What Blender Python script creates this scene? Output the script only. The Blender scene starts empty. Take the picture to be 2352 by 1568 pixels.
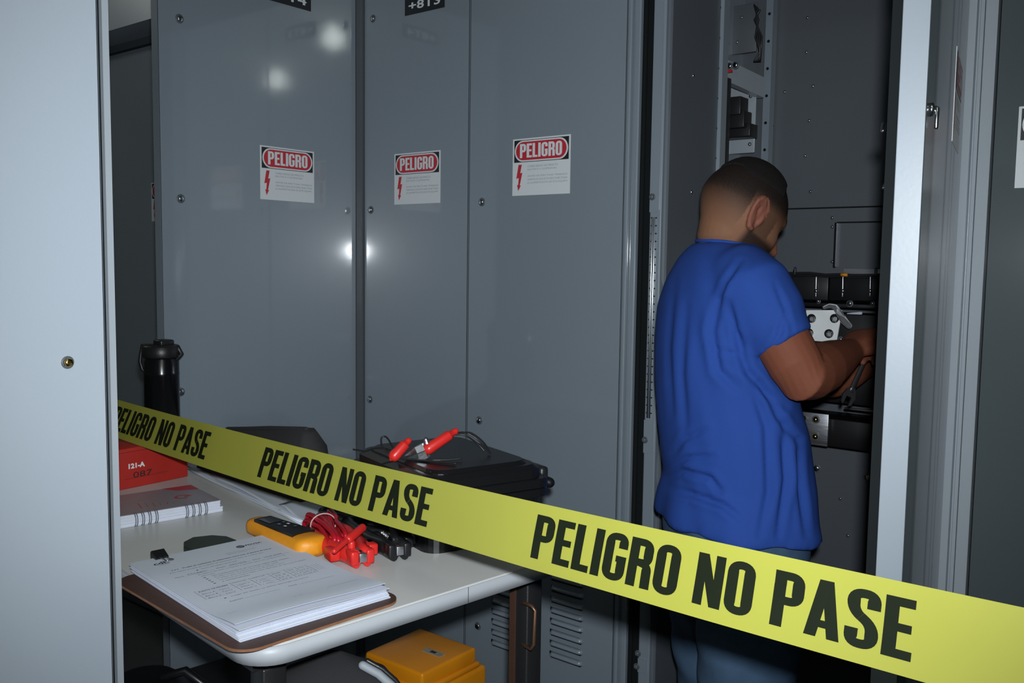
import bpy, bmesh, math, random
import numpy as np
from mathutils import Vector, Matrix
random.seed(4)
S = bpy.context.scene
C = S.collection
PI = math.pi

# ------------------------------------------------------------------ camera, world, main lights, exposure
FPX, CXP, CYP, H = 2100.0, 1176.0, 784.0, 1.45
roll = math.atan(.0134)
pitch = math.atan((784 - (600 + .0134 * 356)) * math.cos(roll) / FPX)
psi = math.atan((2870 - 1176) / FPX)
F0 = Vector((-math.sin(psi), math.cos(psi), 0)); R0 = Vector((math.cos(psi), math.sin(psi), 0)); U0 = Vector((0, 0, 1))
FW = F0 * math.cos(pitch) - U0 * math.sin(pitch); U1 = U0 * math.cos(pitch) + F0 * math.sin(pitch)
RT = R0 * math.cos(roll) + U1 * math.sin(roll); UP = U1 * math.cos(roll) - R0 * math.sin(roll)
EYE = Vector((0, 0, H))
cd = bpy.data.cameras.new('camera'); cam = bpy.data.objects.new('camera', cd); C.objects.link(cam)
cd.sensor_width = 36; cd.lens = FPX / 2352 * 36; cd.clip_start = .02
M3 = Matrix((RT, UP, -FW)).transposed().to_4x4(); M3.translation = EYE; cam.matrix_world = M3
S.camera = cam
S.view_settings.view_transform = 'Standard'; S.view_settings.look = 'None'
S.view_settings.gamma = 1; S.view_settings.use_curve_mapping = False; S.view_settings.exposure = 0
W = bpy.data.worlds.new('world'); S.world = W; W.use_nodes = True
W.node_tree.nodes['Background'].inputs[0].default_value = (.55, .68, .8, 1)
W.node_tree.nodes['Background'].inputs[1].default_value = .035
# the camera's pop-up flash
fl = bpy.data.lights.new('camera_flash', 'SPOT'); flo = bpy.data.objects.new('camera_flash', fl); C.objects.link(flo)
fl.energy = 118; fl.color = (.90, .96, 1.0); fl.shadow_soft_size = .016; fl.spot_size = math.radians(90); fl.spot_blend = 1.0
mf = M3.copy(); mf.translation = EYE + UP * .062 + RT * .015 - FW * .02; flo.matrix_world = mf

# ------------------------------------------------------------------ measuring helpers
def ray(x, y): return FW + RT * ((x - CXP) / FPX) + UP * ((CYP - y) / FPX)
def at(x, y, X=None, Y=None, Z=None, z=None):
    r = ray(x, y)
    k = X / r.x if X is not None else Y / r.y if Y is not None else (Z - H) / r.z if Z is not None else z
    return EYE + r * k
def px(p):
    d = Vector(p) - EYE; z = d.dot(FW)
    return CXP + FPX * d.dot(RT) / z, CYP - FPX * d.dot(UP) / z

# ------------------------------------------------------------------ materials
def mat(name, col, rough=.5, metal=0., var=.06, vs=6., bump=0., bs=200., spec=.5, trans=0., alpha=1., emit=0., coat=0., stretch=(1, 1, 1)):
    m = bpy.data.materials.new(name); m.use_nodes = True; n = m.node_tree.nodes; l = m.node_tree.links
    b = n['Principled BSDF']; b.inputs['Roughness'].default_value = rough; b.inputs['Metallic'].default_value = metal
    b.inputs['Specular IOR Level'].default_value = spec; b.inputs['Transmission Weight'].default_value = trans
    b.inputs['Alpha'].default_value = alpha; b.inputs['Coat Weight'].default_value = coat
    tc = n.new('ShaderNodeTexCoord'); mp = n.new('ShaderNodeMapping'); mp.inputs['Scale'].default_value = stretch
    l.new(tc.outputs['Object'], mp.inputs[0])
    nz = n.new('ShaderNodeTexNoise'); nz.inputs['Scale'].default_value = vs; nz.inputs['Detail'].default_value = 4
    l.new(mp.outputs[0], nz.inputs['Vector'])
    mx = n.new('ShaderNodeMix'); mx.data_type = 'RGBA'
    mx.inputs[6].default_value = [c * (1 - var) for c in col] + [1]; mx.inputs[7].default_value = [min(1, c * (1 + var)) for c in col] + [1]
    l.new(nz.outputs['Fac'], mx.inputs[0]); l.new(mx.outputs[2], b.inputs['Base Color'])
    if emit: b.inputs['Emission Color'].default_value = (*col, 1); b.inputs['Emission Strength'].default_value = emit
    if bump:
        n2 = n.new('ShaderNodeTexNoise'); n2.inputs['Scale'].default_value = bs; n2.inputs['Detail'].default_value = 3
        l.new(mp.outputs[0], n2.inputs['Vector']); bp = n.new('ShaderNodeBump'); bp.inputs['Strength'].default_value = bump
        bp.inputs['Distance'].default_value = .002; l.new(n2.outputs['Fac'], bp.inputs['Height']); l.new(bp.outputs[0], b.inputs['Normal'])
    return m
PAINT = mat('grey_paint', (.240, .284, .328), .32, bump=.05, bs=90, var=.03, vs=2, coat=1.)
PAINT.node_tree.nodes['Principled BSDF'].inputs['Coat Roughness'].default_value = .065
PAINT.node_tree.nodes['Principled BSDF'].inputs['Coat IOR'].default_value = 1.85
PAINTL = mat('pale_grey_paint', (.36, .40, .44), .27, bump=.12, bs=160, var=.03, vs=3)
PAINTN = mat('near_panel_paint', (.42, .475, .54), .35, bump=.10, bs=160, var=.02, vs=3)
SHADEI = mat('interior_grey_shaded', (.10, .112, .13), .45, var=.05, vs=3, bump=.08, bs=90)  # cabinet grey darkened, so the weaker flash inside is part of the colour
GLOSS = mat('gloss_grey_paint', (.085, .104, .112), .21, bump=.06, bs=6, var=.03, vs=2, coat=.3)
DARKP = mat('dark_frame_paint', (.10, .115, .13), .4)
GASK = mat('black_rubber', (.010, .012, .013), .9, spec=.1)
EDGEP = mat('door_edge_paint', (.225, .26, .295), .4, var=.03, bump=.03)
BLK = mat('black_plastic', (.014, .014, .015), .38, bump=.12, bs=400, var=.2)
BLKG = mat('black_gloss_plastic', (.007, .007, .008), .36, var=.2)
BLKF = mat('black_fabric', (.018, .017, .019), .85, bump=.5, bs=700, var=.25)
WHT = mat('white_laminate', (.60, .60, .585), .35, var=.04, vs=8)
WED = mat('white_edge_band', (.40, .42, .45), .45, var=.03)
SHEET = mat('white_paper', (.56, .60, .68), .7, var=.02, spec=.2)
SHEET2 = mat('paper_edges', (.62, .65, .74), .8, var=.05, vs=60, spec=.2)
INK = mat('printed_ink', (.02, .02, .026), .7)
INKG = mat('grey_print', (.17, .18, .22), .7)
SW = mat('sign_white', (.74, .78, .80), .4, var=.02)
SR = mat('sign_red', (.55, .03, .045), .4, var=.05)
SK = mat('sign_black', (.02, .022, .026), .4)
SG = mat('sign_small_print', (.30, .33, .36), .5)
RED = mat('red_plastic', (.60, .022, .018), .33, var=.12, vs=20, bump=.08)
REDC = mat('red_cable', (.42, .008, .02), .25, var=.15, vs=30)
REDB = mat('red_board', (.42, .022, .015), .5, var=.16, vs=25)
YEL = mat('yellow_rubber', (.68, .26, .008), .5, var=.14, vs=30, bump=.15, bs=200)
YELB = mat('amber_enamel', (.68, .24, .006), .35, var=.15, vs=14, bump=.1, bs=60)
WOOD = mat('brown_hardboard', (.062, .030, .020), .42, var=.35, vs=9, bump=.2, bs=80, stretch=(1, 4, 1))
WOODE = mat('worn_hardboard_edge', (.22, .095, .045), .7, var=.4, vs=60)
STEEL = mat('bright_steel', (.62, .64, .66), .2, 1., var=.1, bump=.05)
ALU = mat('brushed_aluminium', (.55, .56, .60), .33, 1., var=.12, vs=12, bump=.4, bs=12, stretch=(1, 1, 9))
PLATE = mat('pale_metal_plate', (.88, .90, .90), .5, 0., var=.1, vs=18, bump=.1, bs=20)
BRASS = mat('brass', (.55, .38, .14), .22, 1., var=.2)
BRONZE = mat('bronze_rod', (.18, .10, .06), .4, .7, var=.3, vs=30)
FLOORM = mat('floor_vinyl', (.09, .095, .10), .5, var=.2, vs=3)
CEILM = mat('cream_ceiling', (.46, .46, .36), .8, var=.05)
CLEAR = mat('clear_plastic', (.9, .9, .95), .08, trans=.9, var=0)
GREEN = mat('dark_green_metal', (.03, .042, .035), .35, .4, var=.2)
LAMPM = mat('lamp_glow', (.93, 1., .95), emit=42.)

def tape_mat():
    m = mat('yellow_tape', (.35, .35, .052), .45, var=.05, vs=9, bump=.1, bs=10)
    n = m.node_tree.nodes; l = m.node_tree.links; b = n['Principled BSDF']
    tr = n.new('ShaderNodeBsdfTranslucent'); tr.inputs[0].default_value = (.7, .65, .05, 1)
    mx = n.new('ShaderNodeMixShader'); mx.inputs[0].default_value = .12
    l.new(b.outputs[0], mx.inputs[1]); l.new(tr.outputs[0], mx.inputs[2]); l.new(mx.outputs[0], n['Material Output'].inputs[0])
    return m
TAPE = tape_mat()
TINK = mat('tape_ink', (.008, .011, .005), .55, var=.3, vs=14, spec=.15)

def attr_mat(name, rough, bump=.1, bs=300, spec=.5, sheen=0, sss=0):
    m = bpy.data.materials.new(name); m.use_nodes = True; n = m.node_tree.nodes; l = m.node_tree.links
    b = n['Principled BSDF']; b.inputs['Roughness'].default_value = rough; b.inputs['Specular IOR Level'].default_value = spec
    a = n.new('ShaderNodeAttribute'); a.attribute_name = 'Col'
    nz = n.new('ShaderNodeTexNoise'); nz.inputs['Scale'].default_value = 1100; nz.inputs['Detail'].default_value = 2
    tc = n.new('ShaderNodeTexCoord'); l.new(tc.outputs['Object'], nz.inputs['Vector'])
    # alpha of Col = hair density: fine speckle of dark hair over skin
    mx = n.new('ShaderNodeMix'); mx.data_type = 'RGBA'; mx.inputs[7].default_value = (.012, .009, .008, 1)
    mr = n.new('ShaderNodeMath'); mr.operation = 'MULTIPLY_ADD'; mr.inputs[1].default_value = .9; mr.inputs[2].default_value = -.42
    l.new(nz.outputs['Fac'], mr.inputs[0])
    ad = n.new('ShaderNodeMath'); ad.operation = 'ADD'; l.new(a.outputs['Alpha'], ad.inputs[0])
    ml = n.new('ShaderNodeMath'); ml.operation = 'MULTIPLY'; l.new(mr.outputs[0], ml.inputs[0]); l.new(a.outputs['Alpha'], ml.inputs[1])
    l.new(ml.outputs[0], ad.inputs[1]); ad.use_clamp = True
    l.new(ad.outputs[0], mx.inputs[0]); l.new(a.outputs['Color'], mx.inputs[6]); l.new(mx.outputs[2], b.inputs['Base Color'])
    bp = n.new('ShaderNodeBump'); bp.inputs['Strength'].default_value = bump; bp.inputs['Distance'].default_value = .001
    n2 = n.new('ShaderNodeTexNoise'); n2.inputs['Scale'].default_value = bs; l.new(tc.outputs['Object'], n2.inputs['Vector'])
    l.new(n2.outputs['Fac'], bp.inputs['Height']); l.new(bp.outputs[0], b.inputs['Normal'])
    return m
SKIN = attr_mat('skin', .65, .25, 220, spec=.2)
COTTON = mat('blue_cotton', (.022, .068, .31), .85, var=.12, vs=5, bump=.12, bs=900, spec=.2)
DENIM = mat('blue_denim', (.055, .10, .17), .85, var=.3, vs=25, bump=.4, bs=800, spec=.2)

# ------------------------------------------------------------------ mesh building
def tag(o, label=None, cat=None, group=None, kind=None):
    if label: o['label'] = label
    if cat: o['category'] = cat
    if group: o['group'] = group
    if kind: o['kind'] = kind
    return o
def worldloc(o):
    v = Vector((0, 0, 0))
    while o: v += o.location; o = o.parent
    return v
def thing(name, loc, label, cat, group=None):
    o = bpy.data.objects.new(name, None); o.location = loc; o.empty_display_size = .05; C.objects.link(o)
    return tag(o, label, cat, group)
class B:
    def __init__(s, *mats): s.bm = bmesh.new(); s.m = list(mats)
    def _mat(s, faces, mi, smooth=False):
        for f in faces: f.material_index = mi; f.smooth = smooth
    def box(s, c, size, mi=0, rot=None, bev=0, seg=2):
        t = bmesh.new(); bmesh.ops.create_cube(t, size=1); bmesh.ops.scale(t, vec=size, verts=t.verts)
        if bev: bmesh.ops.bevel(t, geom=t.edges[:], offset=bev, segments=seg, affect='EDGES', profile=.5)
        if rot is not None: bmesh.ops.transform(t, matrix=rot.to_4x4(), verts=t.verts)
        bmesh.ops.translate(t, vec=c, verts=t.verts); s.merge(t, mi, bool(bev)); return s
    def bb(s, a, b, mi=0, bev=0):       # axis aligned from corner to corner
        a = Vector(a); b = Vector(b); return s.box((a + b) / 2, [abs(q) for q in (b - a)], mi, None, bev)
    def merge(s, t, mi=0, smooth=False):
        vm = {v: s.bm.verts.new(v.co) for v in t.verts}
        for f in t.faces:
            try: g = s.bm.faces.new([vm[v] for v in f.verts]); g.material_index = mi; g.smooth = smooth
            except ValueError: pass
        t.free()
    def poly(s, pts, mi=0):
        f = s.bm.faces.new([s.bm.verts.new(p) for p in pts]); f.material_index = mi; return f
    def prism(s, pts, up, mi=0, mside=None, smooth=False):     # polygon extruded by vector up
        up = Vector(up); a = [s.bm.verts.new(p) for p in pts]; b = [s.bm.verts.new(Vector(p) + up) for p in pts]
        n = len(pts)
        for f in (s.bm.faces.new(a[::-1]), s.bm.faces.new(b)): f.material_index = mi
        for i in range(n):
            f = s.bm.faces.new((a[i], a[(i + 1) % n], b[(i + 1) % n], b[i])); f.material_index = mi if mside is None else mside; f.smooth = smooth
        return s
    def loft(s, rings, mi=0, smooth=True, caps=True, closed=False):
        R = [[s.bm.verts.new(p) for p in r] for r in rings]; n = len(R[0])
        k = len(R) if closed else len(R) - 1
        for i in range(k):
            a, b = R[i], R[(i + 1) % len(R)]
            for j in range(n):
                f = s.bm.faces.new((a[j], a[(j + 1) % n], b[(j + 1) % n], b[j])); f.material_index = mi; f.smooth = smooth
        if caps and not closed:
            for f in (s.bm.faces.new(R[0][::-1]), s.bm.faces.new(R[-1])): f.material_index = mi
        return s
    def tube(s, pts, r, mi=0, n=10, round_=True, closed=False):
        pts = [Vector(p) for p in pts]; rr = r if isinstance(r, (list, tuple)) else [r] * len(pts)
        rr = list(rr)
        if round_ and not closed:
            d0 = (pts[0] - pts[1]).normalized(); d1 = (pts[-1] - pts[-2]).normalized()
            pre = []; prr = []
            for q in (.98, .75, .4): pre.append(pts[0] + d0 * rr[0] * q); prr.append(rr[0] * math.sqrt(max(0.01, 1 - q * q)))
            pos = []; por = []
            for q in (.4, .75, .98): pos.append(pts[-1] + d1 * rr[-1] * q); por.append(rr[-1] * math.sqrt(max(0.01, 1 - q * q)))
            pts = pre + pts + pos; rr = prr + rr + por
        rings = []; N = len(pts); nrm = None
        for i in range(N):
            if closed: d = (pts[(i + 1) % N] - pts[i - 1]).normalized()
            else: d = (pts[min(i + 1, N - 1)] - pts[max(i - 1, 0)]).normalized()
            if nrm is None:
                nrm = d.orthogonal().normalized()
            nrm = (nrm - d * nrm.dot(d)).normalized(); bn = d.cross(nrm)
            rings.append([pts[i] + (nrm * math.cos(2 * PI * j / n) + bn * math.sin(2 * PI * j / n)) * rr[i] for j in range(n)])
        return s.loft(rings, mi, True, True, closed)
    def lathe(s, base, axis, prof, mi=0, n=24):     # prof: (radius, height)
        axis = Vector(axis).normalized(); a = axis.orthogonal().normalized(); b = axis.cross(a); base = Vector(base)
        return s.loft([[base + axis * h + (a * math.cos(2 * PI * j / n) + b * math.sin(2 * PI * j / n)) * max(r, 1e-4) for j in range(n)] for r, h in prof], mi)
    def build(s, name, parent=None, bevel=0):
        me = bpy.data.meshes.new(name)
        off = worldloc(parent)
        for v in s.bm.verts: v.co -= off
        bmesh.ops.recalc_face_normals(s.bm, faces=s.bm.faces[:])
        s.bm.to_mesh(me); s.bm.free()
        for m in s.m: me.materials.append(m)
        o = bpy.data.objects.new(name, me); C.objects.link(o); o.parent = parent
        if bevel:
            bv = o.modifiers.new('bevel', 'BEVEL'); bv.width = bevel; bv.segments = 2; bv.limit_method = 'ANGLE'
        return o
def ctr(o):
    """move a top-level mesh's origin to the bottom centre of its own geometry"""
    vs = np.array([v.co for v in o.data.vertices]); c = Vector(((vs[:, 0].min() + vs[:, 0].max()) / 2, (vs[:, 1].min() + vs[:, 1].max()) / 2, vs[:, 2].min()))
    for v in o.data.vertices: v.co -= c
    o.location = c; return o
_tx = {}
def text_geo(t, bold=0.):
    k = (t, bold)
    if k not in _tx:
        cu = bpy.data.curves.new('t', 'FONT'); cu.body = t; cu.size = 1; cu.offset = bold; cu.resolution_u = 2; cu.fill_mode = 'FRONT'
        o = bpy.data.objects.new('t', cu); C.objects.link(o); dg = bpy.context.evaluated_depsgraph_get(); dg.update()
        e = o.evaluated_get(dg); me = e.to_mesh()
        vs = [(v.co.x, v.co.y) for v in me.vertices]; fs = [tuple(p.vertices) for p in me.polygons]
        e.to_mesh_clear(); bpy.data.objects.remove(o); bpy.data.curves.remove(cu); _tx[k] = (vs, fs)
    return _tx[k]
class Plane:          # drawing frame: origin, right, up
    def __init__(s, o, u, v): s.o = Vector(o); s.u = Vector(u).normalized(); s.v = Vector(v).normalized(); s.n = s.u.cross(s.v)
    def p(s, x, y, z=0): return s.o + s.u * x + s.v * y + s.n * z
    def rot(s): return Matrix((s.u, s.v, s.n)).transposed()
def draw_text(b, pl, t, x, y, w, h, mi, z=.0006, bold=0., align='L'):
    vs, fs = text_geo(t, bold)
    if not vs: return
    x0 = min(v[0] for v in vs); x1 = max(v[0] for v in vs); y0 = min(v[1] for v in vs); y1 = max(v[1] for v in vs)
    sx = (w / (x1 - x0)) if w else h / (y1 - y0); sy = h / (y1 - y0)
    vv = [b.bm.verts.new(pl.p(x + (v[0] - x0) * sx, y + (v[1] - y0) * sy, z)) for v in vs]
    for f in fs:
        try: g = b.bm.faces.new([vv[i] for i in f]); g.material_index = mi
        except ValueError: pass
def rect(b, pl, x0, y0, x1, y1, mi, z): b.poly([pl.p(x0, y0, z), pl.p(x1, y0, z), pl.p(x1, y1, z), pl.p(x0, y1, z)], mi)
def rrect(x0, y0, x1, y1, r, n=8):
    pts = []
    for cx, cy, a0 in ((x1 - r, y1 - r, 0), (x0 + r, y1 - r, 90), (x0 + r, y0 + r, 180), (x1 - r, y0 + r, 270)):
        for i in range(n + 1):
            a = math.radians(a0 + 90 * i / n); pts.append((cx + r * math.cos(a), cy + r * math.sin(a)))
    return pts
def kids_copy(src, loc, parent=None):
    c = src.copy(); C.objects.link(c); c.location = loc; c.parent = parent
    for k in src.children: d = kids_copy(k, k.location, c)
    return c

# ------------------------------------------------------------------ condensed block letters (drawn as thick strokes)
def stroke(pts, r=.11, t=.20, closed=False, ts=None):
    """filleted centre line -> list of quads; returns left / right offsets"""
    P = [Vector(p) for p in pts]; n = len(P); path = []
    for i in range(n):
        if not closed and i in (0, n - 1): path.append(P[i]); continue
        a = (P[i - 1] - P[i]).normalized(); c = (P[(i + 1) % n] - P[i]).normalized()
        rr = min(r, .49 * (P[i - 1] - P[i]).length, .49 * (P[(i + 1) % n] - P[i]).length)
        for k in range(7):
            u = k / 6; path.append(P[i] + a * rr * (1 - u) ** 2 + c * rr * u ** 2)
    N = len(path); Lf = []; Rt = []
    for i in range(N):
        if closed: d = path[(i + 1) % N] - path[i - 1]
        else: d = path[min(i + 1, N - 1)] - path[max(i - 1, 0)]
        d.normalize(); w = Vector((-d.y, d.x))
        tt = t * (.5 - .125 * abs(d.x))          # horizontals a little thinner
        Lf.append(path[i] + w * tt); Rt.append(path[i] - w * tt)
    out = []
    for i in range(N if closed else N - 1):
        j = (i + 1) % N; out.append([Lf[i], Lf[j], Rt[j], Rt[i]])
    return out
def qd(*p): return [[Vector(q) for q in p]]
def bar(x0, y0, x1, y1, k=4):
    """rectangle cut in k pieces so that it can follow a curved ribbon"""
    return [[Vector((x0, y0 + (y1 - y0) * i / k)), Vector((x1, y0 + (y1 - y0) * i / k)), Vector((x1, y0 + (y1 - y0) * (i + 1) / k)), Vector((x0, y0 + (y1 - y0) * (i + 1) / k))] for i in range(k)]
GL = {
 'P': (.50, bar(0, 0, .20, 1) + stroke([(.10, .925), (.40, .925), (.40, .475), (.10, .475)], .13)),
 'E': (.42, bar(0, 0, .20, 1) + bar(.19, .85, .42, 1, 1) + bar(.19, .435, .39, .575, 1) + bar(.19, 0, .42, .15, 1)),
 'L': (.40, bar(0, 0, .20, 1) + bar(.19, 0, .40, .15, 1)),
 'I': (.20, bar(0, 0, .20, 1)),
 'G': (.50, stroke([(.40, .69), (.40, .925), (.10, .925), (.10, .075), (.40, .075), (.40, .46)], .14) + bar(.27, .40, .50, .53, 1)),
 'R': (.51, bar(0, 0, .20, 1) + stroke([(.10, .925), (.40, .925), (.40, .51), (.10, .51)], .13) + stroke([(.20, .51), (.40, .47), (.41, 0)], .12)),
 'O': (.50, stroke([(.10, .925), (.10, .075), (.40, .075), (.40, .925)], .15, closed=True)),
 'N': (.52, bar(0, 0, .18, 1) + bar(.34, 0, .52, 1) + qd((.02, 1), (.20, 1), (.50, 0), (.32, 0))),
 'A': (.55, qd((0, 0), (.19, 0), (.355, 1), (.165, 1)) + qd((.36, 0), (.55, 0), (.385, 1), (.195, 1)) + bar(.12, .17, .42, .30, 1)),
 'S': (.50, stroke([(.40, .68), (.40, .925), (.10, .925), (.10, .62), (.40, .40), (.40, .075), (.10, .075), (.10, .32)], .15)),
}
def word_polys(t, gap=.055, space=.27):
    x = 0; out = []
    for ch in t:
        if ch == ' ': x += space; continue
        w, qs = GL[ch]
        for q in qs: out.append([(p.x + x, p.y) for p in q])
        x += w + gap
    return out, x - gap
def draw_word(b, fn, t, x, y, w, h, mi):
    """fn maps (x, y) on the surface to a point in space"""
    qs, ww = word_polys(t)
    for i, q in enumerate(qs): b.poly([fn(x + p[0] / ww * w, y + p[1] * h, (i % 40) * 6e-6) for p in q], mi)

X = Vector((1, 0, 0)); Y = Vector((0, 1, 0)); Z = Vector((0, 0, 1))
D = 1.90
TOPZ = 2.29

# ------------------------------------------------------------------ setting
b = B(FLOORM); b.bb((-7, -2.5, -.1), (4, 6, 0)); tag(b.build('floor'), kind='structure')
b = B(CEILM); b.bb((-9, -2.5, 2.95), (4, 7, 3.05)); tag(b.build('ceiling'), kind='structure')
b = B(CEILM); b.bb((-9, 6, 0), (4, 6.1, 2.95)); tag(b.build('wall_back'), kind='structure')
b = B(CEILM); b.bb((-7.1, -2.5, 0), (-7, 6, 2.95)); tag(b.build('wall_left'), kind='structure')

# ------------------------------------------------------------------ shared sign / bolt meshes
def sign_on(pl, parent, name='danger_sign'):
    """warning sign, lower left corner at pl.o"""
    w, h = .186, .147
    b = B(SW, SR, SK, SG)
    b.box(pl.p(w / 2, h / 2, .0003), (w, h, .0006), 0, pl.rot())
    z = .0009
    rect(b, pl, .005, .086, w - .005, h - .004, 2, z)
    b.poly([pl.p(x, y, z + .0004) for x, y in rrect(.007, .0875, w - .007, h - .0055, .0265)], 0)
    b.poly([pl.p(x, y, z + .0008) for x, y in rrect(.0115, .091, w - .0115, h - .009, .0235)], 1)
    draw_word(b, lambda x, y, e: pl.p(x, y, z + .0012 + e), 'PELIGRO', .025, .097, w - .050, .036, 0)
    zz = [(.020, .080), (.031, .080), (.026, .058), (.033, .059), (.025, .026), (.029, .027), (.020, .012), (.016, .028), (.0195, .028), (.021, .046), (.013, .044)]
    b.poly([pl.p(x, y, z) for x, y in zz], 1)
    for i, (t, ww) in enumerate((('CORRE RIESGO DE IMPACTO', .098), ('ELECTRICO O QUEMADURA', .094))):
        draw_text(b, pl, t, .050, .072 - i * .0085, ww, .0052, 3, z)
    for i, t in enumerate(('ANTES DE EFECTUAR TRABAJOS', 'VERIFIQUE QUE ESTE DESCONECTADA', 'LA ALIMENTACION DE ESTE EQUIPO')):
        draw_text(b, pl, t, .050, .046 - i * .0085, .128, .0056, 3, z)
    return b.build(name, parent)
def bolt_on(p, n, parent, r=.0085, m=STEEL, name='bolt', hexa=True):
    b = B(m, DARKP); n = Vector(n).normalized()
    b.lathe(Vector(p) - n * .001, n, [(r * 1.35, 0), (r * 1.35, .0018), (r * 1.1, .0022)], 1, 16)
    if hexa: b.lathe(Vector(p), n, [(r, 0), (r, .0050), (r * .82, .0066), (r * .3, .0066)], 0, 6)
    else: b.lathe(Vector(p), n, [(r, 0), (r * .93, r * .4), (r * .7, r * .75), (r * .35, r * .95), (r * .05, r)], 0, 14)
    return b.build(name, parent)
def tray_door(name, pl, w, h, parent, m=PAINT, th=.028, mats=None):
    """sheet steel door as a shallow tray, outer face at pl, thickness behind it"""
    b = B(m, DARKP)
    b.box(pl.p(w / 2, h / 2, -.001), (w, h, .002), 0, pl.rot())
    for x, ww in ((.0015, .003), (w - .0015, .003)): b.box(pl.p(x, h / 2, -th / 2), (ww, h, th), 0, pl.rot())
    for y in (.0015, h - .0015): b.box(pl.p(w / 2, y, -th / 2), (w, .003, th), 0, pl.rot())
    return b.build(name, parent, bevel=.0025)
def louvers(parent, pl, w, n, dy):
    b = B(PAINT, GASK)
    for i in range(n):
        y = i * dy
        pr = [(0, 0), (.0075, .003), (.0085, .006), (0, .015)]
        rings = [[pl.p(x, y + q[1], q[0] * k) for q in pr] for x, k in ((0, .05), (.006, .8), (.012, 1), (w - .012, 1), (w - .006, .8), (w, .05))]
        b.loft(rings, 0)
        rect(b, pl, .004, y - .003, w - .004, y + .0008, 1, .0007)
    return b.build('louvers', parent)
def tagplate(parent, pl, w, h, t):
    b = B(SK, SW); b.box(pl.p(w / 2, h / 2, .001), (w, h, .002), 0, pl.rot())
    draw_text(b, pl, t, w * .10, h * .25, w * .8, h * .5, 1, .0024, .02)
    return b.build('name_plate', parent)
def cabinet(name, x0, x1, label, group='grey switchgear cabinets in the row', depth=.66, solid=True):
    t = thing(name, ((x0 + x1) / 2, D, 0), label, 'electrical cabinet', group)
    return t
def carcass(t, x0, x1, y0=D + .03, y1=D + .66, m=PAINT, closed=True):
    b = B(m)
    if closed: b.bb((x0 + .002, y0, 0), (x1 - .002, y1, TOPZ))
    b.build('carcass', t, bevel=.003)

xa, xb_, xc, xd = -2.141, -1.693, -1.191, -1.1425
G = 'closed grey cabinets along the row'
# --- cabinet with door swung open towards us (left wall of the corner)
tA = thing('switchgear_cabinet', (-2.5, D, 0), 'grey cabinet left of the corner, its tall signed door swung open toward the table', 'electrical cabinet')
b = B(SHADEI)
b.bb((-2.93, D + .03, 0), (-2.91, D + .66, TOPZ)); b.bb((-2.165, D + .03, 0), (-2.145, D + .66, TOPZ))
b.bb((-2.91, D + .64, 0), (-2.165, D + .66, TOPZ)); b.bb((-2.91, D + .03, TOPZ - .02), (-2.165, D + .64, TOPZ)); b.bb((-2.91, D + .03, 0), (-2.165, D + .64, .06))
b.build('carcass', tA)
ye = at(372, 600, X=xa).y
plA = Plane((xa, ye, .05), Y, Z)          # normal +X
dA = tray_door('door', plA, D - .012 - ye, TOPZ - .06, tA, th=.03)
dA['label'] = 'open grey door seen from its outer side'
q = at(598, 457, X=xa); sign_on(Plane(q, Y, Z), dA)
q = at(602, 10, X=xa); tagplate(dA, Plane((xa, q.y, at(690, 20, X=xa).z), Y, Z), .165, .045, '+8T4')
for x, y in ((415, 456), (412, 43), (415, 900)): bolt_on(at(x, y, X=xa), X, dA)
# hinge strip in the corner
b = B(DARKP, PAINT); b.bb((xa - .003, D - .012, .05), (xa + .02, D + .03, TOPZ), 0); b.build('hinge_strip', tA)

# --- two closed narrow cabinets
def closed_cab(x0, x1, label, signpx, tagpx=None, bolts=(), tagtext='', lou=None, group=None):
    t = thing('switchgear_cabinet', ((x0 + x1) / 2, D, 0), label, 'electrical cabinet', group)
    carcass(t, x0, x1)
    pl = Plane((x0 + .0015, D, .05), X, Z)
    d = tray_door('door', pl, x1 - x0 - .003, TOPZ - .06, t, th=.03)
    if signpx: q = at(*signpx, Y=D); sign_on(Plane(q, X, Z), d)
    if tagpx: q = at(*tagpx, Y=D); tagplate(d, Plane(q, X, Z), .155, .048, tagtext)
    for p in bolts: bolt_on(at(*p, Y=D), -Y, d)
    for l in lou or (): q = at(*l[:2], Y=D); louvers(d, Plane(q, X, Z), l[2], l[3], l[4])
    return t, d
tB, dB = closed_cab(xa + .022, xb_, 'narrow closed grey cabinet right of the corner with a small numbered plate', (906, 470), (931, 37), ((857, 43), (852, 482), (850, 917)), '+8T3',)
tC, dC = closed_cab(xb_, xc, 'closed grey cabinet with warning sign beside the opening where the man works', (1177, 450), None, ((1107, 464), (1101, 965), (1098, 1437)), '',
                    [(1262, 1505, .105, 9, .030)])
louv = louvers(dC, Plane(at(1128, 1478, Y=D), X, Z), .085, 6, .030)
# --- far cabinets to the left, seen past the open door
tF = thing('switchgear_cabinet', (-3.5, D, 0), 'far grey cabinet at the left end, half hidden behind the open door', 'electrical cabinet')
b = B(PAINT); b.bb((-4.3, D + .03, 0), (-2.94, D + .66, 2.27)); b.build('carcass', tF, bevel=.003)
dF = tray_door('door', Plane((-3.75, D, .05), X, Z), .80, 2.21, tF, th=.03)
sign_on(Plane((-3.335, D, at(350, 508, Y=D).z), X, Z), dF)
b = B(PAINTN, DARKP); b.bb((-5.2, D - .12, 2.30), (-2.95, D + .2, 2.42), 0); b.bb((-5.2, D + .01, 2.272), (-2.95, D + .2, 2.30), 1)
tag(ctr(b.build('cable_trough')), 'pale grey cable trough running on top of the far cabinets', 'cable trough')

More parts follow.
